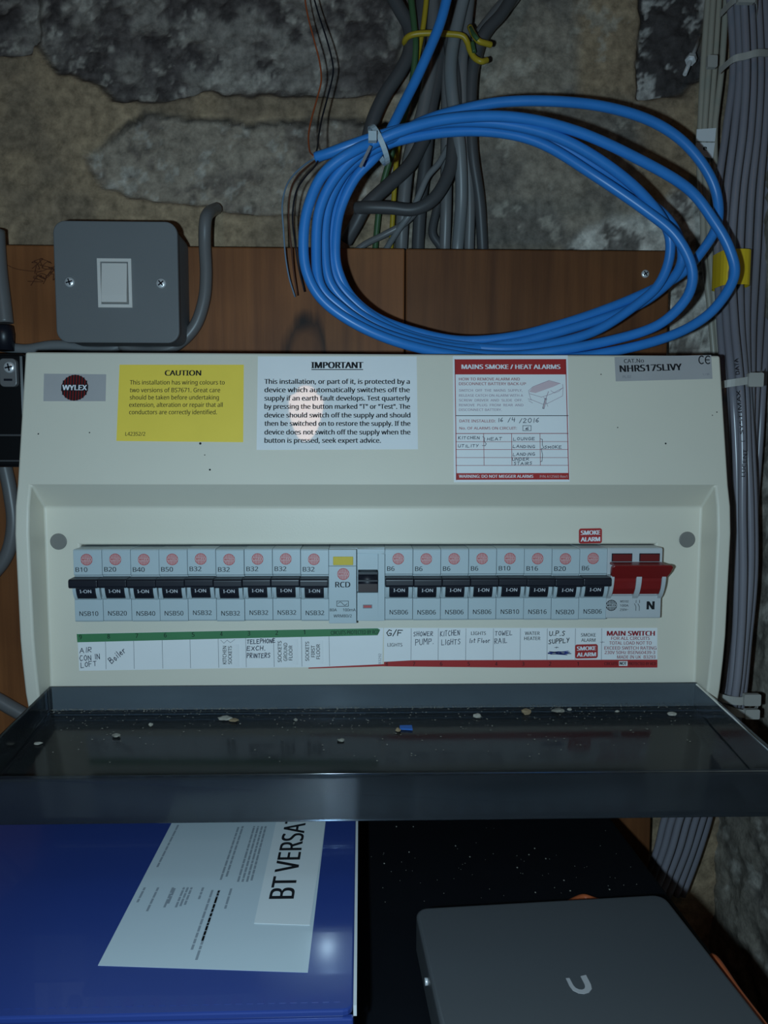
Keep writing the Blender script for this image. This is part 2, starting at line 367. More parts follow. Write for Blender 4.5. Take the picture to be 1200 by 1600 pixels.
    def blob(s, c, rx, ry, rz, k, n=2, jit=0.3):
        r = bmesh.ops.create_icosphere(s.bm, subdivisions=n, radius=1.0); i = s.mi(k); sd = Vector((random.random()*50, 0, 0))
        for v in r['verts']:
            q = 1 + jit*noise.noise(v.co*1.6+sd); v.co = Vector((v.co.x*rx*q, v.co.y*ry*q, v.co.z*rz*q)) + Vector(c)
        for f in {f for v in r['verts'] for f in v.link_faces}: f.material_index = i
        return s
    def build(s, name, parent=None, local=False, normals=True):
        if normals: bmesh.ops.recalc_face_normals(s.bm, faces=s.bm.faces)
        me = bpy.data.meshes.new(name)
        if local: base = Vector((0, 0, 0))
        elif parent is not None: base = WL[parent]-OFF
        else:
            c = [v.co for v in s.bm.verts]
            base = Vector((sum(v.x for v in c)/len(c), sum(v.y for v in c)/len(c), min(v.z for v in c)))
        for v in s.bm.verts: v.co -= base
        s.bm.to_mesh(me); s.bm.free()
        for k in s.mats: me.materials.append(M[k])
        o = bpy.data.objects.new(name, me); COL.objects.link(o)
        if parent is not None: o.parent = parent; WL[o] = WL.get(parent, Vector((0, 0, 0))).copy()
        else: o.location = base+OFF; WL[o] = Vector(o.location)
        return o

def smooth_path(P, per=8):
    P = [Vector(p) for p in P]; Q = [P[0]*2-P[1]] + P + [P[-1]*2-P[-2]]; out = []
    for i in range(1, len(Q)-2):
        a, b, c, d = Q[i-1], Q[i], Q[i+1], Q[i+2]
        for k in range(per):
            t = k/per
            out.append(0.5*((2*b)+(c-a)*t+(2*a-5*b+4*c-d)*t*t+(3*b-a-3*c+d)*t**3))
    out.append(P[-1]); return out
def pxpath(L, d=None):
    return [atY(p[0], p[1], p[2] if len(p) > 2 else d) for p in L]
def cable(name, L, r, k, label, cat='cable', group=None, d=None, per=8, sides=10):
    b = B(); b.tube(smooth_path(pxpath(L, d), per), r, k, sides)
    return tag(b.build(name), label, cat, group)

# ================================================================== the setting
XS, YW, YB = 0.305, 0.606, 0.573               # side wall, back wall, front of the boards
def inside(px, py, poly):
    c = False; j = len(poly)-1
    for i in range(len(poly)):
        (xi, yi), (xj, yj) = poly[i], poly[j]
        if (yi > py) != (yj > py) and px < (xj-xi)*(py-yi)/(yj-yi)+xi: c = not c
        j = i
    return c
def edge(px, py, poly):                         # signed distance, positive inside
    dm = 1e9
    for (ax, ay), (bx, by) in zip(poly, poly[1:]+poly[:1]):
        dx, dy = bx-ax, by-ay; t = max(0, min(1, ((px-ax)*dx+(py-ay)*dy)/(dx*dx+dy*dy)))
        dm = min(dm, math.hypot(px-ax-t*dx, py-ay-t*dy))
    return dm if inside(px, py, poly) else -dm
def sm(a, lo, hi): t = max(0, min(1, (a-lo)/(hi-lo))); return t*t*(3-2*t)
def lerp(a, b, t): return [x+(y-x)*t for x, y in zip(a, b)]
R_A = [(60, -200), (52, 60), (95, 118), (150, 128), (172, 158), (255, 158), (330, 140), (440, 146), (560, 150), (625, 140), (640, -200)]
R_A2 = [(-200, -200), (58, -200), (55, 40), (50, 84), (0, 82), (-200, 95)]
R_B = [(128, 238), (178, 205), (226, 176), (300, 184), (560, 187), (650, 190), (650, 332), (480, 336), (340, 331), (212, 314), (160, 298), (140, 270)]
R_C = [(615, -200), (1000, -200), (1000, 395), (615, 395)]
R_D = [(1000, -200), (1110, -200), (1110, 110), (1072, 142), (1030, 152), (998, 150)]
R_E = [(880, 400), (905, 362), (950, 345), (1000, 338), (1045, 300), (1130, 280), (1130, 700), (880, 700)]
TAN, DARK = (0.38, 0.275, 0.175), (0.13, 0.108, 0.10)
def wall_look(P):
    px, py = proj(P)
    w1 = noise.noise(P*28); w2 = noise.noise(P*28+Vector((9, 3, 5))); w3 = noise.noise(P*90)
    qx, qy = px+11*w1+5*w3, py+10*w2+4*noise.noise(P*90+Vector((4, 4, 4)))
    f1 = noise.fractal(P*42, 0.6, 2.1, 5); f2 = noise.fractal(P*75+Vector((7, 1, 2)), 0.6, 2.1, 4); f3 = noise.fractal(P*16+Vector((1, 8, 2)), 0.7, 2.0, 3)
    col = lerp(TAN, (0.27, 0.20, 0.135), sm(f3, -.2, .5)); h = 0.0006*f1+.0015*f3; pits = 0.1
    m = sm(edge(qx, qy, R_C), -18, 18)
    c = lerp((0.31, 0.26, 0.205), (0.19, 0.165, 0.14), sm(f3+.3*f1, -.25, .5))
    c = lerp(c, (0.38, 0.27, 0.165), sm(px, 890, 915)*sm(170-py, -20, 40)*.8)
    c = lerp(c, (0.45, 0.40, 0.33), sm(f1-.2*f3, .35, .6)*.6)
    col = lerp(col, c, m); h += m*(0.0012*f1)
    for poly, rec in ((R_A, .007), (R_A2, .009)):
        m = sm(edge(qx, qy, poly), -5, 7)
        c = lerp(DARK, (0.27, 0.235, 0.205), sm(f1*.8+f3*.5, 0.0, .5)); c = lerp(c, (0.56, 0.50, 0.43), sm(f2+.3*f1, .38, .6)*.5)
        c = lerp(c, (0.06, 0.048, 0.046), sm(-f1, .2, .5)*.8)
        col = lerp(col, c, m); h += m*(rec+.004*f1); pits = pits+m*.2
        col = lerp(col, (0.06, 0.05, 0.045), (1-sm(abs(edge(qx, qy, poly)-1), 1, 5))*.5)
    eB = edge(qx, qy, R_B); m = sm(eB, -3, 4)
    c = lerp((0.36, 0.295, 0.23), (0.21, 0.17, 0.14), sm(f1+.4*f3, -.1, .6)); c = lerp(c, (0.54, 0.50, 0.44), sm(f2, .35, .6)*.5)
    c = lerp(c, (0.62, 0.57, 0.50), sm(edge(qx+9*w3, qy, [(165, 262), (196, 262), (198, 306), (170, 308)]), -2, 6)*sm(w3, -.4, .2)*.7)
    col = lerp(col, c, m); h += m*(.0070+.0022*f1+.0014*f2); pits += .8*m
    col = lerp(col, (0.05, 0.04, 0.035), (1-sm(abs(eB-1), 1, 4.5))*sm(215-py, -20, 15)*.8)  # crack along block top, with the mortar overhang's shade painted into the colour
    m = sm(edge(qx, qy, R_D), -6, 6)
    c = lerp((0.07, 0.06, 0.058), (0.46, 0.43, 0.40), sm(f1+.25*f2, .12, .35))
    col = lerp(col, c, m); h += m*(.010+.004*f1)
    m = sm(edge(qx, qy, R_E), -10, 10)
    c = lerp((0.56, 0.51, 0.45), (0.19, 0.165, 0.145), sm(f1+.2*f3, 0.05, .35)); c = lerp(c, (0.75, 0.70, 0.62), sm(f2, .1, .4)*.6)
    col = lerp(col, c, m); h += m*(.002*f1); pits += .3*m
    return col, max(-.004, min(.016, h)), min(1, pits)
def side_look(P):
    f1 = noise.fractal(P*40, 0.6, 2.1, 5); f2 = noise.fractal(P*70+Vector((7, 1, 2)), 0.6, 2.1, 4); f3 = noise.fractal(P*14, 0.7, 2.0, 3)
    c = lerp((0.29, 0.255, 0.21), (0.17, 0.15, 0.13), sm(f3+.3*f1, -.2, .5)); c = lerp(c, (0.52, 0.48, 0.42), sm(f2+.5*f3, .30, .6)*.7)
    return c, max(-.004, min(.008, .0035*f1+.002*f3)), .5
def grid_wall(name, us, vs, place, look):
    bm = bmesh.new(); ly = bm.verts.layers.float_color.new('stone_colour'); rows = []
    for v in vs:
        row = []
        for u in us:
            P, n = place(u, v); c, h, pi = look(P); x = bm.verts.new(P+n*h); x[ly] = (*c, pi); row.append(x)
        rows.append(row)
    for a, b in zip(rows, rows[1:]):
        for i in range(len(us)-1):
            f = bm.faces.new((a[i], a[i+1], b[i+1], b[i])); f.smooth = True
    me = bpy.data.meshes.new(name); bm.to_mesh(me); bm.free(); me.materials.append(M['stone'])
    o = bpy.data.objects.new(name, me); COL.objects.link(o); o.location = OFF; o['kind'] = 'structure'; WL[o] = OFF.copy()
    return o
def span(a, b, st): n = max(1, round((b-a)/st)); return [a+(b-a)*i/n for i in range(n+1)]
us = span(-.9, -.31, .05)[:-1] + span(-.31, XS+.012, .0021)
vs = span(-ZC, -.42, .08)[:-1] + span(-.42, .10, .006)[:-1] + span(.10, .37, .0021)[:-1] + span(.37, .95, .05)
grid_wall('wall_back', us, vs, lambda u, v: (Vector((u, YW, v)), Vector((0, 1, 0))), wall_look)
us = [YW+.012-x for x in span(0, .26, .004)[:-1]] + [YW+.012-x for x in span(.26, 1.5, .06)]
vs = span(-ZC, -.5, .06)[:-1] + span(-.5, .37, .004)[:-1] + span(.37, .95, .05)
grid_wall('wall_side', us, vs, lambda u, v: (Vector((XS, u, v)), Vector((1, 0, 0))), side_look)
b = B(); b.box(-1.2, .45, -1.2, .75, -ZC-.05, -ZC, 'concrete'); o = b.build('floor'); o['kind'] = 'structure'

# ================================================================== timber boards behind the consumer unit
def zpx(px, py, d): return atY(px, py, d).z
kn = atY(472, 505, YB); kn2 = atY(478, 560, YB)
M['wood1'] = wood('orange_brown_pine', [(kn.x, kn.z+ZC+.002, .011, .012, .28, .66, False), (kn.x+.002, kn.z+ZC-.030, .0145, .030, .58, .92, True)])
M['wood2'] = wood('brown_pine', None, 0.66)
ztop = zpx(633, 388, YB); xs_ = atY(633, 450, YB).x; xr = atY(1045, 470, YB).x
for nm, x0, x1, k, lb in (('wooden_board', -.46, xs_-.0004, 'wood1', 'orange-brown pine board with a dark knot, behind the grey light switch'),
                          ('wooden_board', xs_+.0004, xr, 'wood2', 'plain brown pine board behind the lower part of the blue coil')):
    b = B(); b.box(x0, x1, YB, YB+.017, -.46, ztop, k); b.bevel(.0012, 2)
    tag(b.build(nm), lb, 'board', 'boards behind the consumer unit')
def screw(name, c, r, label, tilt=0.6, grp=None):
    P = Plane(c, (1, 0, 0), (0, 0, 1)); b = B()
    n = 20; prev = None
    for rr, oo in ((r, 0), (r, .0006), (r*.8, .0012), (r*.3, .0014)):
        ring = [b.bm.verts.new(P.at((rr*math.cos(2*PI*i/n), rr*math.sin(2*PI*i/n)), oo)) for i in range(n)]
        if prev:
            for i in range(n):
                f = b.bm.faces.new((prev[i], prev[(i+1) % n], ring[(i+1) % n], ring[i])); f.material_index = b.mi('chrome'); f.smooth = True
        prev = ring
    b.bm.faces.new(prev).material_index = b.mi('chrome')
    ca, sa = math.cos(tilt), math.sin(tilt)
    for dx, dy in ((ca, sa), (-sa, ca)):
        b.line(P, [(-dx*r*.6, -dy*r*.6), (dx*r*.6, dy*r*.6)], r*.28, .00146, 'blk')
    return b
sc_ = screw('s', atY(1008, 428, YB), .0030, '')
tag(sc_.build('wood_screw'), 'small bright screw head sunk in the brown board below the blue coil', 'screw')

# ================================================================== consumer unit
XC, HW = 0.0078, 0.218
S_T, S_L = Vector((0, .4701, .0592)), Vector((0, .4526, -.0220))
YP = .4695                                       # recessed face plate
DT, DB = -.0622, -.1075                          # devices: top and bottom
DL = 0.00394-.1835                               # first device's edge
unit = thing('consumer_unit', (XC, YB, -.172), 'long ivory metal consumer unit with stickers and an open smoked cover', 'fuse box')
prof = [(YB, -.1720), (.4575, -.1720), (.4545, -.1607), (.4520, -.152), (.4492, -.132), (.4477, -.116), (.4468, -.085), (.4466, -.0517), (.4486, -.035), (.4526, -.0220), (.4701, .0592), (YB, .0592)]
b = B(); b.profx(prof, XC-HW, XC+HW, 'ivory')
bmesh.ops.recalc_face_normals(b.bm, faces=b.bm.faces)
def to_obj(bb, name):
    me = bpy.data.meshes.new(name); bb.bm.to_mesh(me); bb.bm.free(); o = bpy.data.objects.new(name, me); COL.objects.link(o); return o
A = to_obj(b, 'a')
c1 = B(); c1.profx([(.40, .0247), (.4526, -.0220), (YP, -.0370), (YP, -.22), (.40, -.22)], XC-.2095, XC+.2095, 'ivory')
c2 = B(); c2.box(DL-.0006, DL+.367+.0006, .40, .555, DB-.0006, DT+.0009, 'ivory')
for cc in (c1, c2):
    bmesh.ops.recalc_face_normals(cc.bm, faces=cc.bm.faces)
    co = to_obj(cc, 'c'); md = A.modifiers.new('x', 'BOOLEAN'); md.object = co; md.operation = 'DIFFERENCE'; md.solver = 'EXACT'
    bpy.context.view_layer.update()
    me = bpy.data.meshes.new_from_object(A.evaluated_get(bpy.context.evaluated_depsgraph_get()))
    A.modifiers.clear(); A.data = me; bpy.data.objects.remove(co)
b = B(); b.bm.from_mesh(A.data); b.mi('ivory'); bpy.data.objects.remove(A)
for f in b.bm.faces: f.material_index = 0
bmesh.ops.remove_doubles(b.bm, verts=b.bm.verts, dist=1e-6)
bmesh.ops.dissolve_limit(b.bm, angle_limit=math.radians(2), verts=b.bm.verts, edges=b.bm.edges)
b.bevel(.0016, 3, 14)
for f in b.bm.faces: f.smooth = True
casing = b.build('casing', unit)
try:
    casing.data.set_sharp_from_angle(angle=math.radians(40))
except Exception: pass
md = casing.modifiers.new('wn', 'WEIGHTED_NORMAL'); md.keep_sharp = True
b = B(); b.box(DL+.002, DL+.365, .535, .540, -.095, -.075, 'rail'); b.box(DL, DL+.367, .552, .5545, DB, DT, 'rail'); b.build('mounting_rail', unit)

PL = Plane((XC, YP, 0), (1, 0, 0), (0, 0, 1))                    # recessed plate
SL = Plane((XC, S_L.y, S_L.z), (1, 0, 0), S_T-S_L)                # sloping upper front
MM = .00039
# cover screws caps
for (x, y) in ((92, 846), (1073, 843)):
    c = PL.uv(x, y); q = B(); n = 24
    q.slab(PL, [(c.x+.0052*math.cos(2*PI*i/n), c.y+.0052*math.sin(2*PI*i/n)) for i in range(n)], 0.0001, .0012, 'grey_cap'); q.bevel(.0004, 2)
    tag(q.build('screw_cap', unit), 'round grey plug')
# paint chips on the ivory front
q = B()
for (x, y, r) in ((313, 693, 2.0), (328, 734, 1.6), (1040, 693, 1.5), (965, 668, 1.0), (140, 676, 1.1), (60, 678, 1.2), (939, 585, 1.0), (320, 711, .9), (1120, 644, 1.1), (1113, 649, .9)):
    c = SL.uv(x, y); q.disc(SL, c, r*MM, .00012, 'black', 8)
q.build('paint_chip', unit, normals=False)['kind'] = 'stuff'

def emblem(q, P, c, r, off, dark, pale, word, wordmat, lines=7, full=False):
    if full: q.disc(P, c, r, off, dark)
    else:
        q.disc(P, c, r, off, pale); q.ring(P, c, r*.92, r*1.04, off+.00003, dark)
    for i in range(lines):
        x = (-1+2*(i+.5)/lines)*.95*r; yy = math.sqrt(max(0, r*r-x*x))*.97
        q.line(P, [(c[0]+x, c[1]-yy), (c[0]+x, c[1]+yy)], r*.13, off+.00004, 'black' if full else dark)
    if full:
        q.face(P, [(c[0]-r, c[1]-r*.24), (c[0]+r, c[1]-r*.24), (c[0]+r, c[1]+r*.24), (c[0]-r, c[1]+r*.24)], off+.00006, 'black')
        q.text_uv(P, word, (c[0]-r*.90, c[1]-r*.19), (c[0]+r*.90, c[1]-r*.19), r*.40, off+.0001, wordmat, .02)
    else:
        q.face(P, [(c[0]-r*.95, c[1]-r*.26), (c[0]+r*.95, c[1]-r*.26), (c[0]+r*.95, c[1]+r*.26), (c[0]-r*.95, c[1]+r*.26)], off+.00006, pale)
        q.text_uv(P, word, (c[0]-r*.86, c[1]-r*.17), (c[0]+r*.86, c[1]-r*.17), r*.36, off+.0001, wordmat, .03)

T0, T1 = .00005, .00022                            # sticker back and face
def sticker(name, P, corners, k, label=None):
    q = B(); q.pxslab(P, corners, T0, T1, k); o = q.build(name, unit)
    if label: tag(o, label)
    return o
# maker badge
o = sticker('maker_badge', SL, [(69, 584), (166, 585), (165, 627), (68, 627)], 'silver', 'silver badge with a red disc')
q = B(); emblem(q, SL, SL.uv(117, 606), 21*MM, T1+.00005, 'redp', 'redp', 'WYLEX', 'whitetxt', 9, True); q.build('emblem', o, normals=False)
# yellow caution notice
o = sticker('caution_notice', SL, [(187, 570), (381, 570), (380, 691), (182, 689)], 'yellow', 'yellow notice with black text')
q = B(); e = T1+.00006
q.text(SL, 'CAUTION', 258, 587, 314, 587, 8.5, e, 'black', .02)
for t, y, x0, x1 in (('This installation has wiring colours to', 601, 203, 351), ('two versions of BS7671. Great care', 613, 203, 344), ('should be taken before undertaking', 624.5, 203, 342),
                     ('extension, alteration or repair that all', 636, 202, 348), ('conductors are correctly identified.', 647.5, 202, 339)):
    q.text(SL, t, x0, y, x1, y, 7.0, e, 'black', .004)
q.text(SL, 'L42352/2', 196, 681, 227, 681, 6, e, 'black')
q.build('lettering', o, normals=False)
# white important notice
o = sticker('important_notice', SL, [(403, 557), (651, 557), (653, 702), (401, 703)], 'laminate', 'glossy white notice headed in bold')
q = B()
q.text(SL, 'IMPORTANT', 487, 575.5, 567, 575.5, 10, e, 'black', .03); q.pxline(SL, [(487, 577.6), (567, 577.6)], 1.3, e, 'black')
for t, y, x1 in (('This installation, or part of it, is protected by a', 600, 640), ('device which automatically switches off the', 613, 640), ('supply if an earth fault develops. Test quarterly', 626, 640.5),
                 ('by pressing the button marked "T" or "Test". The', 639, 640.5), ('device should switch off the supply and should', 652.5, 641), ('then be switched on to restore the supply. If the', 665.5, 641),
                 ('device does not switch off the supply when the', 679, 641), ('button is pressed, seek expert advice.', 692, 595)):
    q.text(SL, t, 413.5, y, x1, y, 7.6, e, 'black', .016)
q.build('lettering', o, normals=False)
# smoke / heat alarm notice
def S8(x, y): return 690+x/5.4545, 540+y/5.4545
q = B(); q.pxslab(SL, [S8(96, 90), S8(1075, 85), S8(1092, 1160), S8(105, 1165)], T0, T1, 'white')
for P4 in ([(110, 118), (1057, 116), (1060, 247), (112, 247)], [(122, 1088), (1083, 1086), (1086, 1142), (122, 1145)]):
    q.pxface(SL, [S8(*p) for p in P4], T1+.00004, 'red')
for a, c in (((113, 118), (126, 1145)), ((1057, 118), (1083, 1142))): q.pxline(SL, [S8(*a), S8(*c)], 1.2, T1+.00004, 'red')
for y0, y1, w_, k in ((598, 598, 1.0, 'black'), (750, 749, 1.0, 'redtxt'), (820, 819, .7, 'redtxt'), (887, 886, .7, 'redtxt'), (955, 955, .7, 'redtxt'), (1022, 1021, .7, 'redtxt')):
    q.pxline(SL, [S8(120, y0), S8(1078, y1)], w_, T1+.00004, k)
for x in (358, 596, 838): q.pxline(SL, [S8(x, 750), S8(x+3, 1022)], .8, T1+.00004, 'redtxt')
alarm = tag(q.build('alarm_notice', unit), 'white form with red header and handwriting')
q = B()
def st(t, x0, y, x1, h, k, bold=0.0): q.text(SL, t, *S8(x0, y), *S8(x1, y), h, e, k, bold)
st('MAINS SMOKE / HEAT ALARMS', 172, 200, 1010, 7.0, 'whitetxt', .025)
st('HOW TO REMOVE ALARM AND', 148, 298, 666, 4.4, 'redtxt', .01); st('DISCONNECT BATTERY BACK-UP', 148, 338, 718, 4.4, 'redtxt', .01)
for t, y, x1 in (('SWITCH  OFF  THE  MAINS  SUPPLY,', 393, 688), ('RELEASE CATCH ON ALARM WITH A', 436, 694), ('SCREW  DRIVER  AND  SLIDE  OFF.', 477, 690), ('REMOVE  PLUG  FROM  REAR  AND', 518, 696), ('DISCONNECT BATTERY.', 558, 512)):
    st(t, 148, y, x1, 3.8, 'purple')
st('DATE INSTALLED:', 152, 655, 458, 4.4, 'redtxt', .008); st('No. OF ALARMS ON CIRCUIT:', 152, 716, 640, 4.2, 'redtxt', .008)
st('WARNING: DO NOT MEGGER ALARMS', 148, 1127, 780, 4.6, 'whitetxt', .015); st('P/N A12560 Rev1', 838, 1127, 1070, 4.0, 'emblemp')
def hw(t, x0, y0, x1, y1, h, w_=.9): q.hand(SL, t, *S8(x0, y0), *S8(x1, y1), h, w_, e, 'ink')
hw('16', 480, 652, 520, 650, 6.5); hw('/4', 565, 655, 625, 652, 7); hw('/2016', 662, 658, 825, 655, 7); hw('6', 712, 718, 738, 718, 3.8)
q.pxline(SL, [S8(692, 683), S8(762, 683), S8(762, 726), S8(692, 726), S8(692, 683)], .8, e, 'ink')
for a in (('KITCHEN', 142, 800, 320, 797), ('UTILITY', 140, 868, 312, 866), ('HEAT', 388, 810, 512, 808), ('LOUNGE', 610, 808, 792, 804), ('LANDING', 608, 872, 792, 874), ('LANDING', 608, 940, 792, 938),
          ('UNDER', 602, 982, 742, 978), ('STAIRS', 615, 1018, 768, 1014), ('SMOKE', 876, 880, 1020, 876)): hw(*a, 4.4, .8)
q.pxline(SL, [S8(350, 775), S8(366, 790), S8(362, 815), S8(380, 838), S8(370, 855), S8(345, 852)], .8, e, 'ink')
q.pxline(SL, [S8(838, 795), S8(858, 800), S8(858, 850), S8(872, 872), S8(848, 880), S8(860, 930), S8(855, 985), S8(840, 992)], .8, e, 'ink')
q.build('lettering', alarm, normals=False)
q = B()                                            # line drawing of an alarm being opened
for L_, k in (([(745, 395), (775, 355), (910, 300), (1010, 325), (950, 352), (800, 405)], 'pink'),):
    q.pxface(SL, [S8(*p) for p in L_], T1+.00004, k)
for L_ in ([(740, 385), (780, 350), (915, 298), (1012, 325)], [(740, 385), (745, 410), (850, 440), (930, 415), (1035, 360), (1030, 330)], [(745, 410), (760, 460), (860, 500), (900, 495), (1030, 430), (1035, 360)],
           [(930, 385), (960, 405), (1000, 390), (1030, 360)], [(735, 455), (770, 465)], [(740, 470), (775, 490)], [(870, 440), (905, 520)]):
    q.pxline(SL, [S8(*p) for p in L_], .6, T1+.00005, 'purple')
q.pxline(SL, [S8(910, 392), S8(885, 460)], .9, e, 'purple'); q.pxline(SL, [S8(888, 455), S8(866, 535)], 3.2, T1+.00005, 'fade'); q.pxline(SL, [S8(888, 460), S8(868, 530)], 1.6, e, 'pink')
tag(q.build('line_drawing', alarm, normals=False), 'pale pink drawing of an alarm')
# catalogue plate
o = sticker('catalogue_badge', SL, [(960, 558), (1111, 555), (1113, 592), (962, 596)], 'silver', 'silver badge with black lettering')
q = B(); q.text(SL, 'CAT.No', 975, 567.5, 1006, 566.5, 6.2, e, 'black'); q.text(SL, 'NHRS17SLIVY', 969, 581.5, 1065, 578.5, 10.5, e, 'black', .022)
q.text(SL, 'PL.02', 973, 591, 986, 590.5, 4, e, 'fade'); q.text(SL, '1 / 99', 1098, 587, 1108, 586.5, 3.2, e, 'fade')
for cx in (1096, 1106):
    q.pxline(SL, [(cx+4.2*math.cos(a), 562.5-6*math.sin(a)) for a in [math.radians(d) for d in range(50, 311, 20)]], 1.7, e, 'black')
q.pxline(SL, [(1102, 562.5), (1108, 562.5)], 1.6, e, 'black')
q.build('lettering', o, normals=False)
# small red smoke alarm stickers
def smoke_sticker(x0, x1, y0, y1, tilt):
    q = B(); a = PL.uv(x0, y1); c = PL.uv(x1, y0); P2 = Plane(PL.at(((a.x+c.x)/2, (a.y+c.y)/2)), (math.cos(tilt), 0, math.sin(tilt)), (-math.sin(tilt), 0, math.cos(tilt)))
    W, H = (c.x-a.x)/2, (c.y-a.y)/2
    q.slab(P2, q.rrect(-W, W, -H, H, .0014), .0002, .00045, 'red'); o = tag(q.build('smoke_alarm_sticker', unit), 'small red sticker with white lettering')
    q = B(); q.text_uv(P2, 'SMOKE', (-W*.82, H*.16), (W*.82, H*.16), H*.56, .0005, 'whitetxt', .03); q.text_uv(P2, 'ALARM', (-W*.82, -H*.72), (W*.82, -H*.72), H*.56, .0005, 'whitetxt', .03)
    q.build('lettering', o, normals=False)
smoke_sticker(904, 940.5, 825.5, 849, .02); smoke_sticker(898, 934, 1006.5, 1028.5, .02)
# circuit strips
def Z4(x, y): return 800+x/4.615, 810+y/4.615
q = B(); q.pxslab(PL, [(121, 990), (360, 985.5), (599, 981), (597, 1041), (360, 1044), (124, 1048)], T0, T1-.00004, 'white')
q.pxface(PL, [(120, 990.5), (360, 985.5), (590, 981.5), (594, 984), (590, 992.5), (360, 997.5), (121, 1003.5)], T1+.00001, 'green')
xs4 = [121, 165, 209, 253.5, 297, 341, 384, 427.5, 471, 514]
for x in xs4[1:]: q.pxline(PL, [(x, 1003-(x-121)*.022), (x+1, 1046-(x-121)*.014)], .7, T1+.00002, 'fade')
q.pxface(PL, [(482, 1043), (600, 1037.5), (600, 1040.8), (482, 1044.6)], T1+.00003, 'red')
ls = tag(q.build('circuit_strip', unit), 'white strip with a green numbered band')
q = B(); e2 = T1+.00006
for i, x in enumerate(xs4[:9]): q.text(PL, str(9-i), x+3, 998.5-i*.95, x+7, 998.5-i*.95, 7, e2, 'black')
q.text(PL, 'CIRCUITS PROTECTED BY RCD', 517, 991.5, 592, 990, 6, e2, 'black', .01)
q.hand(PL, 'AIR', 125, 1020, 143, 1019, 8, 1, e2, 'ink'); q.hand(PL, 'CON IN', 125, 1033, 156, 1029, 8, 1, e2, 'ink'); q.hand(PL, 'LOFT', 127, 1043, 151, 1040, 8, 1, e2, 'ink')
q.hand(PL, 'Boiler', 175, 1037, 197, 1018, 10, 1.1, e2, 'ink')
for t, x, y0, y1 in (('KITCHEN', 354, 1037, 1009), ('SOCKETS', 362.5, 1037, 1009), ('SOCKETS', 440, 1034, 1001), ('GROUND', 449, 1032, 1004), ('FLOOR', 457, 1031, 1008), ('SOCKETS', 483, 1032, 1002), ('FIRST', 492, 1026, 1008), ('FLOOR', 500, 1029, 1006)):
    q.text(PL, t, x, y0, x, y1, 5.6, e2+.00062, 'black', .004)
q.hand(PL, 'TELEPHONE', 386, 1006, 430, 1004, 6.5, 1.1, e2, 'ink'); q.hand(PL, 'EXCH.', 386, 1016, 414, 1016, 6.5, 1.1, e2, 'ink'); q.hand(PL, 'PRINTERS', 386, 1028, 422, 1027, 7, 1.1, e2, 'ink')
q.pxline(PL, [(345, 1000), (350, 1005), (355, 1000), (360, 1004), (367, 999)], .6, e2, 'fade')
q.text(PL, 'B3292', 595.5, 1037, 595.5, 1021, 4, e2, 'fade')
q.build('lettering', ls, normals=False)
q = B(); q.pxslab(PL, [(600, 981), (1027, 981), (1027, 1043.5), (600, 1041)], T0, T1-.00004, 'white')
q.pxface(PL, [(600, 1034), (645, 1031.5), (1027, 1030.5), (1027, 1043), (800, 1043), (600, 1041)], T1+.00001, 'red')
xs5 = [600, 642.5, 685, 728, 771, 813, 855, 899, 940]
for i, x in enumerate(xs5[1:]): q.pxline(PL, [(x, 982), (x-.5, 1031)], .7, T1+.00002, 'fade')
q.pxface(PL, [Z4(770, 1028), Z4(832, 1028), Z4(832, 1063), Z4(770, 1063)], T1+.00003, 'white')
rs = tag(q.build('circuit_strip', unit), 'white strip with a red band')
q = B()
for i, x in enumerate(xs5[:8]): q.text(PL, str(8-i), x+2.5, 1040, x+6, 1040, 6, e2, 'black')
q.hand(PL, 'G/F', 604, 993, 628, 993, 9, 1.4, e2, 'black'); q.text(PL, 'LIGHTS', 605.5, 1010, 628.5, 1010, 5.4, e2, 'black')
q.hand(PL, 'SHOWER', 646, 994, 676, 993, 7, .9, e2, 'ink'); q.hand(PL, 'PUMP.', 649, 1008, 677, 1006, 9, .9, e2, 'ink')
q.hand(PL, 'KITCHEN', 688, 994, 718, 992, 8, .9, e2, 'ink'); q.hand(PL, 'LIGHTS', 690, 1008, 719, 1006, 8, .9, e2, 'ink')
q.text(PL, 'LIGHTS', 736, 992, 759, 992, 5.4, e2, 'black'); q.hand(PL, '1st Floor', 733, 1004, 765, 1004, 7, .9, e2, 'ink')
q.hand(PL, 'TOWEL', 773, 993, 800, 992, 7, .9, e2, 'ink'); q.hand(PL, 'RAIL', 773, 1006, 792, 1004, 8, .9, e2, 'ink')
q.text(PL, 'WATER', 820, 992, 843, 992, 5.4, e2, 'black'); q.text(PL, 'HEATER', 819, 1000, 844, 1000, 5.4, e2, 'black')
q.hand(PL, 'U.P.S', 858, 993, 882, 993, 7, 1.1, e2, 'black'); q.hand(PL, 'SUPPLY', 857, 1006, 889, 1004, 7, 1.1, e2, 'black'); q.hand(PL, '+', 866, 1013, 872, 1013, 4, .8, e2, 'ink')
q.pxline(PL, [(856, 1020), (872, 1018), (890, 1019), (860, 1022), (892, 1021), (858, 1018), (886, 1023), (856, 1021), (888, 1017)], 1.1, e2, 'pen')
q.text(PL, 'SMOKE', 907.5, 994.5, 930.5, 994.5, 5.2, e2, 'black'); q.text(PL, 'ALARM', 908, 1002.5, 930, 1002.5, 5.2, e2, 'black')
q.hand(PL, '+', 937, 1005, 944, 1005, 5, .6, e2, 'fade')
q.text(PL, 'MAIN SWITCH', *Z4(685, 845), *Z4(1026, 845), 7.4, e2, 'redtxt', .03)
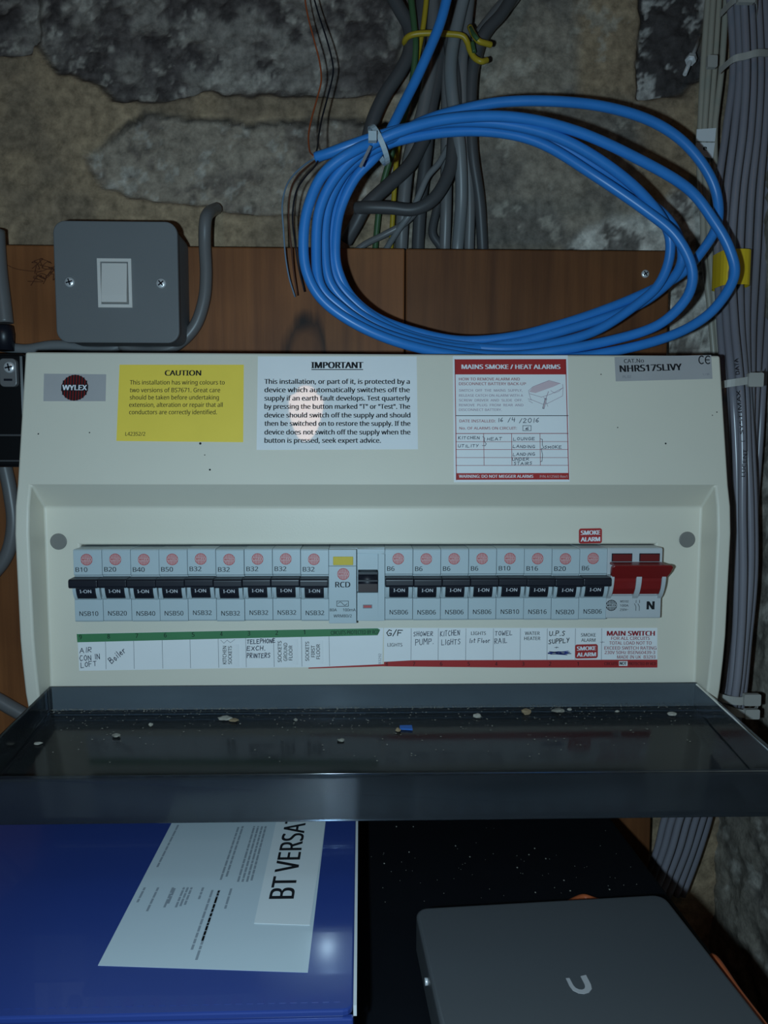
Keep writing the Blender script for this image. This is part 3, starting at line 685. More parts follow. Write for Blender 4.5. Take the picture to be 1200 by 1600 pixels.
for t, x0, y, x1 in (('FOR ALL CIRCUITS', 714, 875, 992), ('TOTAL LOAD NOT TO', 700, 909, 1005), ('EXCEED SWITCH RATING', 665, 945, 1040), ('230V 50Hz BSEN60439-3', 667, 977, 1030), ('MADE IN UK  B3293', 757, 1010, 1032)):
    q.text(PL, t, *Z4(x0, y), *Z4(x1, y), 5.0, e2, 'redtxt', .004)
q.text(PL, 'CIRCUITS', *Z4(665, 1057), *Z4(760, 1057), 4.6, e2, 'black'); q.text(PL, 'NOT', *Z4(776, 1056), *Z4(824, 1056), 5, e2, 'black', .02); q.text(PL, 'PROTECTED BY RCD', *Z4(838, 1057), *Z4(1036, 1057), 4.6, e2, 'black')
q.build('lettering', rs, normals=False)
# curled paper slips stuck over the strip
for x0, x1, y0, y1 in ((434, 466, 997, 1039), (474, 505, 1000, 1037), (346, 374, 1006, 1042)):
    q = B(); a = PL.uv(x0, y1); c = PL.uv(x1, y0); n = 6
    for i in range(n):
        u0, u1 = a.x+(c.x-a.x)*i/n, a.x+(c.x-a.x)*(i+1)/n
        l0, l1 = .0005*max(0, i/n-.55)**2*5, .0005*max(0, (i+1)/n-.55)**2*5
        q.prism([PL.at((u0, a.y), T1+.00002+l0), PL.at((u1, a.y), T1+.00002+l1), PL.at((u1, c.y), T1+.00002+l1), PL.at((u0, c.y), T1+.00002+l0)], PL.n*.00002, 'white')
    q.build('paper_slip', unit)

# the open smoked cover, a shallow tray hinged at the foot of the recess
lid_y0, lid_z0 = .4655, -.1512; sl = .088; dn = Vector((0, .088, -.996)).normalized(); fr = Vector((0, -.996, -.088)).normalized()
def lidp(x, a, h): return Vector((x, lid_y0, lid_z0)) + fr*a + dn*h
xl, xr2, Ld, hb, hf, th = XC-.2088, XC+.2088, .1137, .0165, .0236, .0022
q = B()
def wallq(p, t):  q.prism(p, t, 'smoke')
wallq([lidp(xl, th, hb-th*.5), lidp(xr2, th, hb-th*.5), lidp(xr2, Ld-th, hf-th*.5), lidp(xl, Ld-th, hf-th*.5)], dn*th*.9)      # floor
wallq([lidp(xl, 0, 0), lidp(xr2, 0, 0), lidp(xr2, 0, hb+th*.4), lidp(xl, 0, hb+th*.4)], fr*th*.95)                                   # hinge side
wallq([lidp(xl, Ld-th, 0), lidp(xr2, Ld-th, 0), lidp(xr2, Ld-th, hf+th*.4), lidp(xl, Ld-th, hf+th*.4)], fr*th)                        # front lip
for x, s_ in ((xl, 1), (xr2, -1)):
    wallq([lidp(x, th, 0), lidp(x, Ld-th, 0), lidp(x, Ld-th, hf-th*.55), lidp(x, th, hb-th*.55)], Vector((s_*th, 0, 0)))
q.bevel(.0010, 3, 40)
lid = tag(q.build('hinged_cover', unit), 'smoked translucent cover swung open and down')

# ================================================================== devices in the unit (built at their own origin: x 0..w, front face y=0, top z=0)
FP = Plane((0, 0, 0), (1, 0, 0), (0, 0, 1))
HT = DT-DB
mw = .367/21
def fprof(L): return [(-f*.001, -z*.001) for f, z in L]        # (mm out of the face, mm below the top)
def housing_bm(wid, k):
    q = B(); q.profx(fprof([(-40, 0), (-.9, 0), (0, .9), (0, 15.8), (-1.2, 16.4), (-1.2, 30.8), (.3, 31.2), (.3, 44.4), (-.4, HT*1000), (-40, HT*1000)]), .0001, wid-.0001, k); q.bevel(.0003, 2); return q
def ear(q, x0, x1, k, out=4.2, z0=22.5, z1=31.5):
    n = 8; L = [(-1, z0)] + [(out*math.sin(PI*.5*(1-i/n))**.7 if i < n else 0.3, z0+(z1-z0)*i/n) for i in range(n+1)] + [(-1, z1)]
    q.profx(fprof(L), x0, x1, k)
q = housing_bm(mw, 'plastic'); ear(q, .0006, .0026, 'plastic'); ear(q, mw-.0029, mw-.0006, 'plastic')
me_house = q.build('housing', None, True)
q = B()
q.profx(fprof([(-1, 16.9), (8.2, 17.1), (9.2, 18), (9.2, 21.7), (8.4, 22.7), (4, 22.9), (-1, 22.9)]), .00005, mw-.00005, 'blk'); q.bevel(.0005, 2)
q2 = B(); q2.profx(fprof([(-1, 20), (5.4, 20), (5.0, 24), (3.9, 27.5), (2.2, 30.2), (-1, 30.3)]), .0029, mw-.0031, 'blk'); q2.bevel(.0003, 2)
me_ = bpy.data.meshes.new('t'); q2.bm.to_mesh(me_); q.bm.from_mesh(me_); q2.bm.free()
me_tog = q.build('toggle', None, True)
q = B(); a_ = math.atan2(1.1, 3.5); PT = Plane((0, -.0050, -.0240), (1, 0, 0), (0, -math.sin(a_), math.cos(a_)))
q.text_uv(PT, 'I-ON', (.0053, -.0024), (.0122, -.0024), .0022, .00012, 'whitetxt', .01); me_ion = q.build('on_mark', None, True, normals=False)
q = B(); emblem(q, FP, (.0083, -.0063), .0035, .00008, 'emblem', 'emblemp', 'WYLEX', 'emblem', 7); me_emb = q.build('maker_emblem', None, True, normals=False)
for o in (me_house, me_tog, me_ion, me_emb): COL.objects.unlink(o)
def local_part(src, name, parent, share=True):
    c = src.copy(); c.name = name; COL.objects.link(c); c.parent = parent; c.location = (0, 0, 0); return c
defs = [('B10', 'NSB10', 'handwritten slot for the loft air con'), ('B20', 'NSB20', 'handwritten boiler slot'), ('B40', 'NSB40', 'blank slot numbered 7'), ('B50', 'NSB50', 'blank slot numbered 6'),
        ('B32', 'NSB32', 'blank slot numbered 5'), ('B32', 'NSB32', 'slot for the kitchen sockets'), ('B32', 'NSB32', 'handwritten telephone exchange slot'), ('B32', 'NSB32', 'slot for the ground floor sockets'), ('B32', 'NSB32', 'slot for the first floor sockets'),
        ('B6', 'NSB06', 'slot for the G/F lights'), ('B6', 'NSB06', 'handwritten shower pump slot'), ('B6', 'NSB06', 'handwritten kitchen lights slot'), ('B6', 'NSB06', 'slot for the first floor lights'),
        ('B10', 'NSB10', 'handwritten towel rail slot'), ('B16', 'NSB16', 'slot for the water heater'), ('B20', 'NSB20', 'handwritten UPS supply slot'), ('B6', 'NSB06', 'slot for the smoke alarm')]
YF = .4562
for i, (a, c, where) in enumerate(defs):
    x = DL + mw*(i if i < 9 else i+2); jz = random.uniform(-.0003, .0002)
    t = thing('circuit_breaker', (x, YF+random.uniform(-.0003, .0003), DT+jz), 'grey circuit breaker marked %s, above the %s' % (a, where), 'circuit breaker', 'circuit breakers in the consumer unit')
    local_part(me_house, 'housing', t); tg = local_part(me_tog, 'toggle', t); tg['label'] = 'black toggle'; local_part(me_ion, 'on_mark', tg); local_part(me_emb, 'maker_emblem', t)
    q = B(); wa = .0068*len(a)/3 + (0.0004 if len(a) == 3 else 0)
    q.text_uv(FP, a, (.0014, -.0139), (.0014+wa, -.0139), .0028, .0001, 'black', .008)
    FP2 = Plane((0, -.0003, 0), (1, 0, 0), (0, 0, 1))
    q.build('rating_mark', t, True, normals=False); q = B()
    q.text_uv(FP2, c, (.0030, -.0414), (.0145, -.0414), .0028, .0001, 'black', .008)
    q.build('type_mark', t, True, normals=False)

# residual current device
t = thing('residual_current_device', (DL+mw*9, YF, DT), 'pale grey RCD with yellow test flag in the middle of the breakers', 'circuit breaker')
w2 = 2*mw; xf = .0172
q = B(); q.box(.0001, w2-.0001, .0040, .030, -HT, 0, 'plastic')
q.box(xf+.0004, w2-.0001, -.0008, .004, -.0028, 0, 'plastic'); q.box(w2-.0042, w2-.0001, -.0008, .004, -HT, -.0028, 'plastic'); q.box(xf+.0004, w2-.0042, -.0008, .004, -HT, -.0275, 'plastic')
q.box(xf+.0004, w2-.0042, .0018, .004, -.0135, -.0028, 'plastic'); q.bevel(.00025, 2)
hs = q.build('housing', t, True)
q = B(); q.box(.0001, xf, -.0030, .004, -.0464, -.0104, 'plastic'); q.box(.0001, xf, -.0022, .004, -.0104, -.0002, 'plastic'); q.bevel(.0003, 2); fpl = q.build('front_plate', t, True)
FR = Plane((0, -.0030, 0), (1, 0, 0), (0, 0, 1))
q = B(); q.box(.0028, .0152, -.0028, -.002, -.0098, -.0045, 'flag'); q.bevel(.0003, 2); tag(q.build('test_flag', t, True), 'yellow test flag')
q = B(); emblem(q, FR, (.0091, -.0153), .0036, .0001, 'emblem', 'emblemp', 'WYLEX', 'emblem', 7); q.build('maker_emblem', t, True, normals=False)
q = B(); q.text_uv(FR, 'RCD', (.0042, -.0236), (.0133, -.0236), .0034, .0001, 'black', .012)
q.line(FR, [(.0050, -.0355), (.0122, -.0355), (.0122, -.0322), (.0050, -.0322), (.0050, -.0355)], .0003, .0001, 'black')
q.line(FR, [(.0058+.0056*i/14, -.03385+.0010*math.sin(2*PI*i/14)) for i in range(15)], .0003, .0001, 'black')
q.text_uv(FR, '80A', (.0006, -.0387), (.0050, -.0387), .0018, .0001, 'black', .004); q.text_uv(FR, '100mA', (.0088, -.0387), (.0167, -.0387), .0018, .0001, 'black', .004)
q.text_uv(FR, 'WRM80/2', (.0030, -.0425), (.0143, -.0425), .0018, .0001, 'black', .004); q.build('lettering', t, True, normals=False)
q = B(); n = 10; cz, cr_ = -.0205, .0068
L = [(.004, -.0137)] + [(.0015-.0062*math.sin(PI*j/n), cz+cr_*math.cos(PI*j/n)) for j in range(n+1)] + [(.004, -.0273)]
q.profx(L, xf+.0010, w2-.0046, 'blk', True); q.box(xf+.0012, w2-.0048, -.0049, -.001, -.0262, -.0212, 'brown'); q.box(xf+.001, w2-.0046, -.0058, -.001, -.0196, -.0186, 'blk')
q.box(xf+.001, w2-.0046, -.0052, -.001, -.0152, -.0143, 'blk'); tag(q.build('test_toggle', t, True), 'ridged black and brown toggle')
FQ = Plane((0, -.0008, 0), (1, 0, 0), (0, 0, 1))
q = B(); q.box(xf+.0040, xf+.0098, -.00095, -.0007, -.0374, -.0350, 'fade'); q.box(xf+.0045, xf+.0093, -.0011, -.0007, -.0369, -.0355, 'emblem'); q.build('indicator_window', t, True)

# main switch
t = thing('main_switch', (DL+mw*19, YF, DT+.0003), 'two pole main isolator with wide red handle beside the smoke alarm breaker', 'switch')
q = B(); q.profx(fprof([(-40, 0), (-.9, 0), (0, .9), (0, 18), (-1.2, 19), (-1.2, 30), (0, 30.6), (0, 44.2), (-.5, 44.9), (-40, 44.9)]), .0001, w2-.0001, 'plastic2'); q.bevel(.0003, 2)
for a, c in ((.0002, .0024), (.0163, .0196), (w2-.0026, w2-.0002)): ear(q, a, c, 'plastic2', 7.0, 16.5, 32)
q.build('housing', t, True)
for a in (.0030, .0205):
    q = B(); q.box(a-.0004, a+.0126, -.0004, .001, -.0086, -.0034, 'blk'); q.box(a, a+.0122, -.0006, .001, -.0084, -.0038, 'dkred'); q.bevel(.0001, 1); tag(q.build('state_window', t, True), 'dark red window')
q = B()
hx = [(.0008, -.0092), (w2+.0012, -.0092), (w2+.0024, -.0105), (w2+.0018, -.0140), (w2+.0002, -.0185), (.0012, -.0185), (-.0002, -.0140), (-.0006, -.0105)]
base = [Vector((x, -.0115 if z > -.0115 else (-.0095 if z > -.015 else -.0060), z)) for x, z in hx]
q.prism(base, (0, .0035, 0), 'redp'); q.profx(fprof([(-1, 8.8), (9, 9.1), (8.6, 10.5), (-1, 10.5)]), .0015, w2-.0005, 'redp'); q.bevel(.0006, 2)
for a, c in ((.0026, .0161), (.0198, w2-.0028)):
    q.profx(fprof([(-1, 12), (6.2, 12), (6.2, 20), (5.2, 25), (2.6, 28.8), (-1, 29)]), a, c, 'redp')
tag(q.build('handle', t, True), 'wide red handle')
q = B(); emblem(q, FP, (.0033, -.0365), .0034, .0001, 'black', 'plastic2', 'WYLEX', 'black', 7)
for z, s_ in ((-.0347, 'WS102'), (-.0373, '100A'), (-.0400, '230V~')): q.text_uv(FP, s_, (.0088, z), (.0142, z), .0014, .0001, 'black', .01)
for x in (.0190, .0212):
    q.line(FP, [(x, -.0400), (x, -.0375), (x-.0010, -.0355)], .0003, .0001, 'black'); q.line(FP, [(x, -.0350), (x, -.0332)], .0003, .0001, 'black')
q.text_uv(FP, 'N', (.0262, -.0392), (.0304, -.0392), .0052, .0001, 'black', .045); q.build('lettering', t, True, normals=False)

# ================================================================== grey metal-clad light switch
c = atY(182, 441, .535); t = thing('light_switch', (c.x, YB, c.z-.043), 'square grey metal-clad light switch with white rocker on the timber', 'light switch')
P = Plane((c.x, .535, c.z), (1, 0, 0), (0, 0, 1)); W, H = .0430, .0418
q = B(); q.slab(P, q.rrect(-W+.0012, W-.0012, -H+.0012, H-.0012, .008, 6), -.0375, -.0045, 'switchgrey'); q.bevel(.0006, 2); q.build('back_box', t)
q = B(); q.slab(P, q.rrect(-W, W, -H, H, .0085, 7), -.0044, 0, 'switchgrey'); q.bevel(.0010, 3)
for f in q.bm.faces: f.smooth = False
q.build('face_plate', t)
r0, r1 = P.uv(155, 481), P.uv(206, 405)
q = B(); x0, x1, y0, y1 = r0.x, r1.x, r0.y, r1.y; fwd = .0018
for (a, b_, c_, d_) in ((x0, x1, y1-.0022, y1), (x0, x1, y0, y0+.0022), (x0, x0+.0022, y0+.0022, y1-.0022), (x1-.0022, x1, y0+.0022, y1-.0022)):
    q.slab(P, [(a, c_), (b_, c_), (b_, d_), (a, d_)], .0001, fwd, 'rocker')
q.build('rocker_surround', t)
q = B(); X0, X1 = x0+.0030, x1-.0030
q.profx([(.535+.001, P.o.z+y0+.003), (.535-.0048, P.o.z+y0+.0032), (.535-.0045, P.o.z+y0+.0085), (.535-.0018, P.o.z+y1-.003), (.535+.001, P.o.z+y1-.003)], P.o.x+X0, P.o.x+X1, 'rocker'); q.bevel(.0005, 2)
tag(q.build('rocker', t), 'white rocker')
for (x, y, tl) in ((109, 441, .3), (252, 443, .7)):
    sc_ = screw('s', P.at(P.uv(x, y), .0001), .0034, '', tl); tag(sc_.build('screw', t), 'bright screw head')

# ================================================================== cables by the switch and at the left edge
YC = YB-.0052
cable('power_cable', [(338, 326, .600), (333, 328, .590), (326, 333, .572), (321, 345, .565), (320, 380, .5665), (322, 430, .567), (318, 472, .567), (303, 512, .567), (272, 541, .567), (235, 550, .567), (205, 546, .567), (190, 538, .567)], .0046, 'grey',
      'grey cable curving down from the masonry into the base of the light switch')
cable('power_cable', [(-40, 536), (0, 541), (40, 546), (80, 540), (112, 541), (145, 548), (172, 547), (188, 538)], .0040, 'greyl', 'grey cable running from the photo edge under the light switch', d=YC)
cable('power_cable', [(-6, 360, .566), (-2, 420, .566), (4, 470, .566), (8, 505, .566)], .0060, 'grey', 'short thick grey cable dropping into the black meter block', d=YC)
cable('power_cable', [(6, 722, .5665), (16, 770, .566), (21, 820, .566), (10, 868, .566), (-20, 905, .566), (-60, 930, .566)], .0052, 'grey', 'grey cable curving out below the black meter block')
cable('power_cable', [(-50, 1070, .566), (-10, 1090, .566), (25, 1110, .566), (60, 1128, .566), (110, 1145, .566)], .0056, 'grey', 'grey cable slanting down beside the lower corner of the ivory unit')
t = thing('meter_block', (-.30, YB, -.06), 'black meter block with a grey clamp, half hidden beside the ivory unit', 'meter')
z0, z1 = atY(20, 730, .525).z, atY(20, 552, .525).z; x1 = atY(37, 600, .525).x
q = B(); q.box(-.40, x1, .525, YB-.0003, z0, z1, 'meter'); q.bevel(.002, 2); q.build('case', t)
zz = atY(20, 680, .523).z; q = B(); q.box(-.395, x1-.002, .5230, .5249, zz-.0006, zz+.0006, 'greyd'); q.box(-.395, x1-.002, .5230, .5249, z0+.004, z0+.005, 'greyd'); q.build('seam_rib', t)
P = Plane((0, .5249, 0), (1, 0, 0), (0, 0, 1)); a, c = P.uv(4, 605), P.uv(29, 561)
q = B(); q.slab(P, q.rrect(a.x, c.x, a.y, c.y, .003), 0.0001, .004, 'grey'); q.bevel(.0006, 2)
q.slab(P, [(a.x+.003, a.y+.004), (c.x-.003, a.y+.004), (c.x-.003, a.y+.0055), (a.x+.003, a.y+.0055)], .004, .0042, 'blk'); cl = tag(q.build('clamp', t), 'grey clamp')
sc_ = screw('s', P.at(P.uv(19, 575), .0041), .0038, '', .2); sc_.build('screw', cl)
q = B(); c = atY(6, 522, .560); q.tube([c+Vector((0, 0, .006)), c, c+Vector((0, 0, -.012))], [.0065, .0072, .0066], 'blk', 14); tag(q.build('cable_gland', t), 'black gland')
q = B()
for i in range(16):
    a = (random.uniform(52, 84), random.uniform(410, 436))
    L = [(a[0]+random.uniform(-8, 8)*j, a[1]+random.uniform(-5, 5)*j, YB-.0015-random.random()*.002) for j in range(4)]
    q.tube(smooth_path(pxpath(L), 4), .00022, 'fibre', 5)
q.tube(smooth_path(pxpath([(0, 408), (25, 420), (60, 424), (75, 420)], YB-.001), 5), .0002, 'fibre', 5)
tag(q.build('fibre_tuft'), 'tuft of brown fibres caught on the timber beside the light switch', 'fibres', kind='stuff')

# ================================================================== grey cables behind the coil
G = 'grey cables rising behind the blue coil'
def gc(L, r, k, lb, cat='cable', nm='power_cable', d0=.5985): return cable(nm, [(p[0], p[1], p[2] if len(p) > 2 else d0) for p in L], r, k, lb, cat, G if nm == 'power_cable' else None)
gc([(600, -30, .575), (622, 10, .575), (640, 45, .574), (640, 80, .572), (625, 112, .572), (600, 150, .573), (582, 190, .574), (572, 230, .576)], .0052, 'greyd', 'dark grey cable sweeping out leftwards under the yellow tie')
gc([(664, 215, .582), (640, 258, .580), (606, 290, .578), (572, 322, .578), (556, 350, .582), (540, 378, .588)], .0052, 'greyd', 'dark grey cable curving down close to the inner edge of the blue coil')
gc([(700, -20, .574), (702, 60, .574), (712, 140, .576), (708, 225, .574), (702, 268, .572), (680, 308, .570), (648, 327, .570), (610, 325, .571), (575, 324, .573), (556, 326, .577)], .0048, 'greyd', 'dark grey cable that bends sideways across the others inside the coil')
gc([(676, -20, .585), (676, 80, .584), (662, 170, .586), (640, 245, .588), (631, 313, .592), (627, 386, .5985), (627, 420, .5985)], .0052, 'grey', 'grey cable dropping behind the board just before its vertical seam')
gc([(690, -20, .588), (690, 80, .586), (672, 180, .587), (665, 250, .589), (657, 320, .594), (653, 388, .5985), (653, 420, .5985)], .0050, 'greyd', 'dark grey cable next past the seam in the boards')
gc([(728, -20, .5685), (716, 30, .5695), (706, 80, .569), (704, 120, .568), (709, 170, .569), (718, 230, .572), (721, 310, .582), (715, 386, .5975), (714, 420, .598)], .0048, 'greyl', 'pale grey cable running straight in front of the bundle')
gc([(712, -20, .586), (708, 50, .584), (700, 110, .584), (698, 200, .586), (697, 320, .591), (695, 388, .5985), (695, 420, .5985)], .0046, 'grey', 'grey cable beside the pale one, half hidden by the sideways bend')
gc([(812, -25, .575), (785, 20, .573), (757, 52, .572), (742, 90, .574), (736, 150, .577), (738, 235, .582), (749, 313, .590), (754, 388, .5985), (754, 420, .5985)], .0044, 'greyd', 'dark grey cable that leans away at the top, outermost of the bundle')
gc([(735, -20, .578), (728, 50, .577), (722, 110, .577), (726, 200, .582), (734, 300, .590), (733, 388, .5985), (733, 420, .5985)], .0042, 'grey', 'slim grey cable between the pale cable and the outermost dark one')
gc([(700, 230, .580), (686, 255, .577), (668, 276, .575), (655, 305, .575), (640, 335, .576), (622, 360, .583), (602, 392, .596), (592, 412, .598)], .0024, 'greyl', 'thin grey cable slanting across the foot of the bundle')
gc([(668, 310, .583), (634, 347, .583), (602, 366, .586), (570, 382, .592), (545, 402, .597)], .0026, 'grey', 'thin grey cable slanting lowest towards the coil')
gc([(690, 300, .600), (680, 337, .600), (676, 365, .600), (688, 385, .600), (700, 410, .600)], .0034, 'greyd', 'short dark grey cable glimpsed low between two thicker ones')
gc([(822, -40, .585), (800, -5, .585), (775, 25, .584), (750, 60, .586), (738, 100, .589), (726, 150, .592)], .0062, 'grey', 'thick grey cable leaning away towards the top of the photo')
gc([(660, -20, .587), (658, 30, .586), (652, 80, .586)], .0054, 'greyd', 'dark grey cable end between the green and yellow wires')
gc([(668, -20, .574), (664, 20, .575), (658, 60, .577), (640, 150, .583), (622, 230, .588), (616, 300, .592), (611, 386, .598), (610, 415, .598)], .0020, 'ylw', 'yellow earth wire standing upright inside the coil', 'wire', 'earth_wire')
gc([(640, -20, .570), (647, 40, .569), (649, 80, .569), (640, 150, .574), (612, 240, .583), (596, 300, .590), (587, 380, .598), (586, 415, .598)], .0024, 'grn', 'dark green earth wire running down beside the yellow one', 'wire', 'earth_wire')
L = [(640, 72, .578), (632, 66, .570), (640, 56, .563), (662, 52, .561), (700, 53, .561), (722, 56, .561), (730, 66, .562), (734, 78, .562), (741, 90, .561), (752, 96, .560), (761, 94, .563)]
q = B(); q.tube(smooth_path(pxpath(L), 8), .0021, 'ylw', 10)
q.tube(smooth_path(pxpath([(734, 42, .565), (740, 54, .559), (748, 64, .558), (760, 68, .560), (767, 70, .562)]), 8), .0021, 'ylw', 10)
o = tag(q.build('wire_tie'), 'yellow and green earth wire twisted round the grey bundle as a tie', 'wire tie')
q = B(); q.tube(smooth_path(pxpath([(735, 44, .5628), (741, 55, .5568), (747, 62, .556)]), 6), .0016, 'grn', 8); q.tube(smooth_path(pxpath([(738, 66, .5605), (741, 82, .559)]), 6), .0016, 'grn', 8); tag(q.build('stripe', o), 'green stripe')

# ================================================================== the blue coil: one long cable
def lp(L, d): return [(x, y, d+(dd if False else 0)) for x, y, *dd in L]
turns = [
 # end of the cable and the first turn
 [(493, 246, .492), (515, 239, .489), (545, 228, .486), (590, 213, .484), (640, 200, .483), (710, 190, .483), (790, 194, .483), (870, 214, .484), (940, 252, .487), (1000, 300, .492), (1040, 352, .500), (1047, 395, .503), (1032, 440, .506), (1000, 472, .507), (935, 515, .507), (868, 536, .506), (800, 545, .506)],
 [(725, 541, .508), (655, 528, .507), (600, 506, .505), (558, 476, .503), (526, 437, .501), (517, 385, .500), (524, 328, .498), (548, 275, .497), (585, 238, .495), (640, 212, .4945), (710, 198, .494), (790, 201, .495), (862, 221, .497), (937, 264, .500), (1003, 308, .505), (1046, 346, .510), (1065, 388, .512), (1060, 422, .513), (1033, 452, .513), (990, 480, .513), (917, 506, .512), (850, 525, .512), (795, 537, .511)],
 [(730, 545, .506), (660, 533, .503), (595, 510, .500), (548, 480, .497), (515, 440, .494), (507, 385, .492), (512, 325, .490), (535, 275, .488), (572, 240, .487), (620, 220, .488), (700, 206, .490), (780, 207, .491), (850, 226, .492), (930, 275, .495), (1010, 330, .491), (1055, 368, .489), (1080, 415, .488), (1078, 455, .489), (1052, 490, .491), (1015, 514, .493), (950, 533, .495), (870, 548, .496), (790, 556, .497)],
 [(710, 549, .497), (640, 534, .493), (580, 512, .490), (532, 480, .487), (500, 445, .485), (494, 385, .484), (500, 325, .482), (525, 275, .480), (565, 236, .478), (620, 207, .476), (700, 186, .477), (800, 183, .479), (900, 205, .482), (1000, 250, .486), (1075, 295, .490), (1115, 345, .492), (1140, 390, .492), (1147, 432, .492), (1120, 478, .493), (1083, 508, .494), (1033, 530, .494), (967, 547, .4945), (880, 561, .495)],
 [(790, 563, .4945), (700, 553, .493), (620, 534, .487), (555, 506, .483), (505, 470, .481), (480, 428, .479), (474, 380, .477), (481, 325, .475), (507, 270, .474), (560, 232, .474), (618, 213, .486), (660, 190, .500), (710, 174, .503), (780, 160, .502), (860, 158, .501), (940, 166, .502), (1010, 186, .504), (1062, 217, .506), (1100, 260, .508), (1120, 305, .510), (1120, 352, .511), (1095, 395, .514), (1062, 430, .516), (1020, 452, .516), (960, 478, .515), (885, 504, .514), (800, 526, .513)],
 [(720, 532, .513), (650, 519, .510), (590, 497, .507), (550, 465, .504), (529, 425, .501), (524, 385, .499), (531, 330, .497), (555, 278, .494), (590, 240, .492), (612, 200, .495), (632, 160, .500), (652, 120, .502), (672, 75, .502), (688, 35, .502), (700, -10, .502), (708, -50, .502)],
]
L = [p for tn in turns for p in tn]
path = smooth_path(pxpath(L), 9)
q = B(); q.tube(path, .0033, 'blue', 14)
tag(q.build('network_cable'), 'bright blue network cable wound in a loose coil above the ivory unit', 'cable')
# nylon tie round the top of the coil
q = B(); ctr = atY(592, 224, .482); n = 26; ringp = []
ax = (atY(610, 216, .482)-atY(572, 236, .482)).normalized(); e1 = Vector((-ax.z, 0, ax.x)); e2_ = Vector((0, 1, 0))
for k in range(n+1):
    a = 2*PI*k/n; ringp.append(ctr + e1*(.0115*math.cos(a)) + e2_*(.0125*math.sin(a)+.003))
for pA, pB in zip(ringp, ringp[1:]):
    c0 = ctr+e2_*.003; nA, nB = (pA-c0).normalized()*.0008, (pB-c0).normalized()*.0008; hw_ = ax*.0016
    q.prism([pA-hw_, pB-hw_, pB-hw_+nB, pA-hw_+nA], hw_*2, 'tieclear')
c0 = atY(582, 214, .466); q.box(c0.x-.0025, c0.x+.0025, c0.y-.002, c0.y+.002, c0.z-.0028, c0.z+.0028, 'tieclear')
a, c = atY(579, 228, .466), atY(563, 261, .463); d_ = (c-a).normalized(); sd = d_.cross(Vector((0, 1, 0)))*.0009
q.prism([a-sd, a+sd, c+sd, c-sd], (0, .0008, 0), 'fade')
tag(q.build('cable_tie'), 'pale nylon tie cinched round the top of the blue coil', 'cable tie')
# stripped cores hanging from the cut end
W_ = 'thin cores at the cut end of the blue cable'
def core(L, k, lb): cable('core_wire', L, .0006, k, lb, 'wire', W_, sides=7, per=5)
core([(474, -20, .560), (480, 20, .555), (490, 60, .550), (499, 95, .545), (502, 125, .540), (496, 152, .535), (487, 185, .525), (482, 212, .515), (484, 236, .503), (491, 244, .4915)], 'orange', 'thin orange wire rising from the cut end of the blue cable')
core([(486, -20, .566), (497, 20, .560), (510, 60, .554), (519, 95, .548), (520, 118, .545), (511, 155, .538), (503, 185, .530), (498, 212, .515), (496, 230, .500), (493, 241, .4895)], 'blk', 'thin black wire rising from the cut end of the blue cable')
core([(492, 247, .490), (478, 256, .502), (460, 272, .515), (447, 292, .528), (441, 322, .540), (443, 360, .548), (446, 400, .556), (452, 435, .562), (461, 464, .566)], 'bluew', 'thin pale blue wire hanging lowest beside the coil')
core([(494, 250, .4925), (482, 259, .505), (465, 275, .518), (454, 298, .530), (451, 340, .540), (455, 385, .550), (459, 425, .558), (465, 462, .564)], 'brownw', 'thin brown wire hanging between the pale blue and the black ones')
core([(497, 251, .490), (491, 261, .498), (475, 279, .512), (462, 302, .525), (457, 340, .537), (461, 380, .547), (467, 420, .555), (476, 456, .562)], 'blk', 'thin black wire hanging closest to the blue coil')

# ================================================================== cables on the other side
ys = [-40, 100, 200, 300, 400, 500, 600, 700, 800, 900, 1000, 1100, 1180, 1260, 1330, 1400]
tab = [
 ([1138, 1146, 1135, 1122, 1121, 1125, 1132, 1136, 1141, 1145, 1142, 1130, 1100, 1046, 1026, 1002], .556, 'innermost grey data cable, hugging the edge of the ivory unit'),
 ([1150, 1156, 1148, 1136, 1131, 1135, 1144, 1150, 1152, 1152, 1149, 1138, 1110, 1058, 1036, 1012], .547, 'grey data cable next to the innermost one beside the unit'),
 ([1160, 1166, 1161, 1149, 1143, 1147, 1156, 1160, 1160, 1161, 1157, 1146, 1120, 1070, 1048, 1022], .538, 'grey data cable printed in black, under the yellow tape'),
 ([1171, 1177, 1173, 1161, 1156, 1157, 1164, 1168, 1172, 1172, 1164, 1152, 1128, 1082, 1060, 1032], .547, 'grey data cable at the outer edge of the yellow tape'),
 ([1182, 1188, 1184, 1174, 1169, 1166, 1168, 1174, 1178, 1178, 1169, 1158, 1134, 1094, 1072, 1044], .554, 'grey data cable just outside the yellow tape'),
 ([1193, 1199, 1195, 1187, 1182, 1176, 1174, 1172, 1170, 1168, 1158, 1150, 1126, 1104, 1082, 1056], .562, 'grey data cable crossing behind the others near the unit foot'),
 ([1206, 1210, 1206, 1200, 1194, 1188, 1182, 1176, 1166, 1158, 1152, 1144, 1120, 1112, 1092, 1066], .572, 'outer grey data cable slanting in behind the bundle'),
 ([1218, 1221, 1217, 1213, 1207, 1200, 1192, 1186, 1178, 1166, 1160, 1150, 1128, 1078, 1056, 1030], .580, 'outermost grey data cable near the rough side wall'),
]
for xs_t, d, lb in tab:
    L = [(x, y, d-.042*sm(y, 400, 640)*(1-sm(y, 1080, 1290))) for x, y in zip(xs_t, ys)]
    cable('data_cable', L, .0027, 'data', lb, 'cable', 'grey data cables beside the consumer unit')
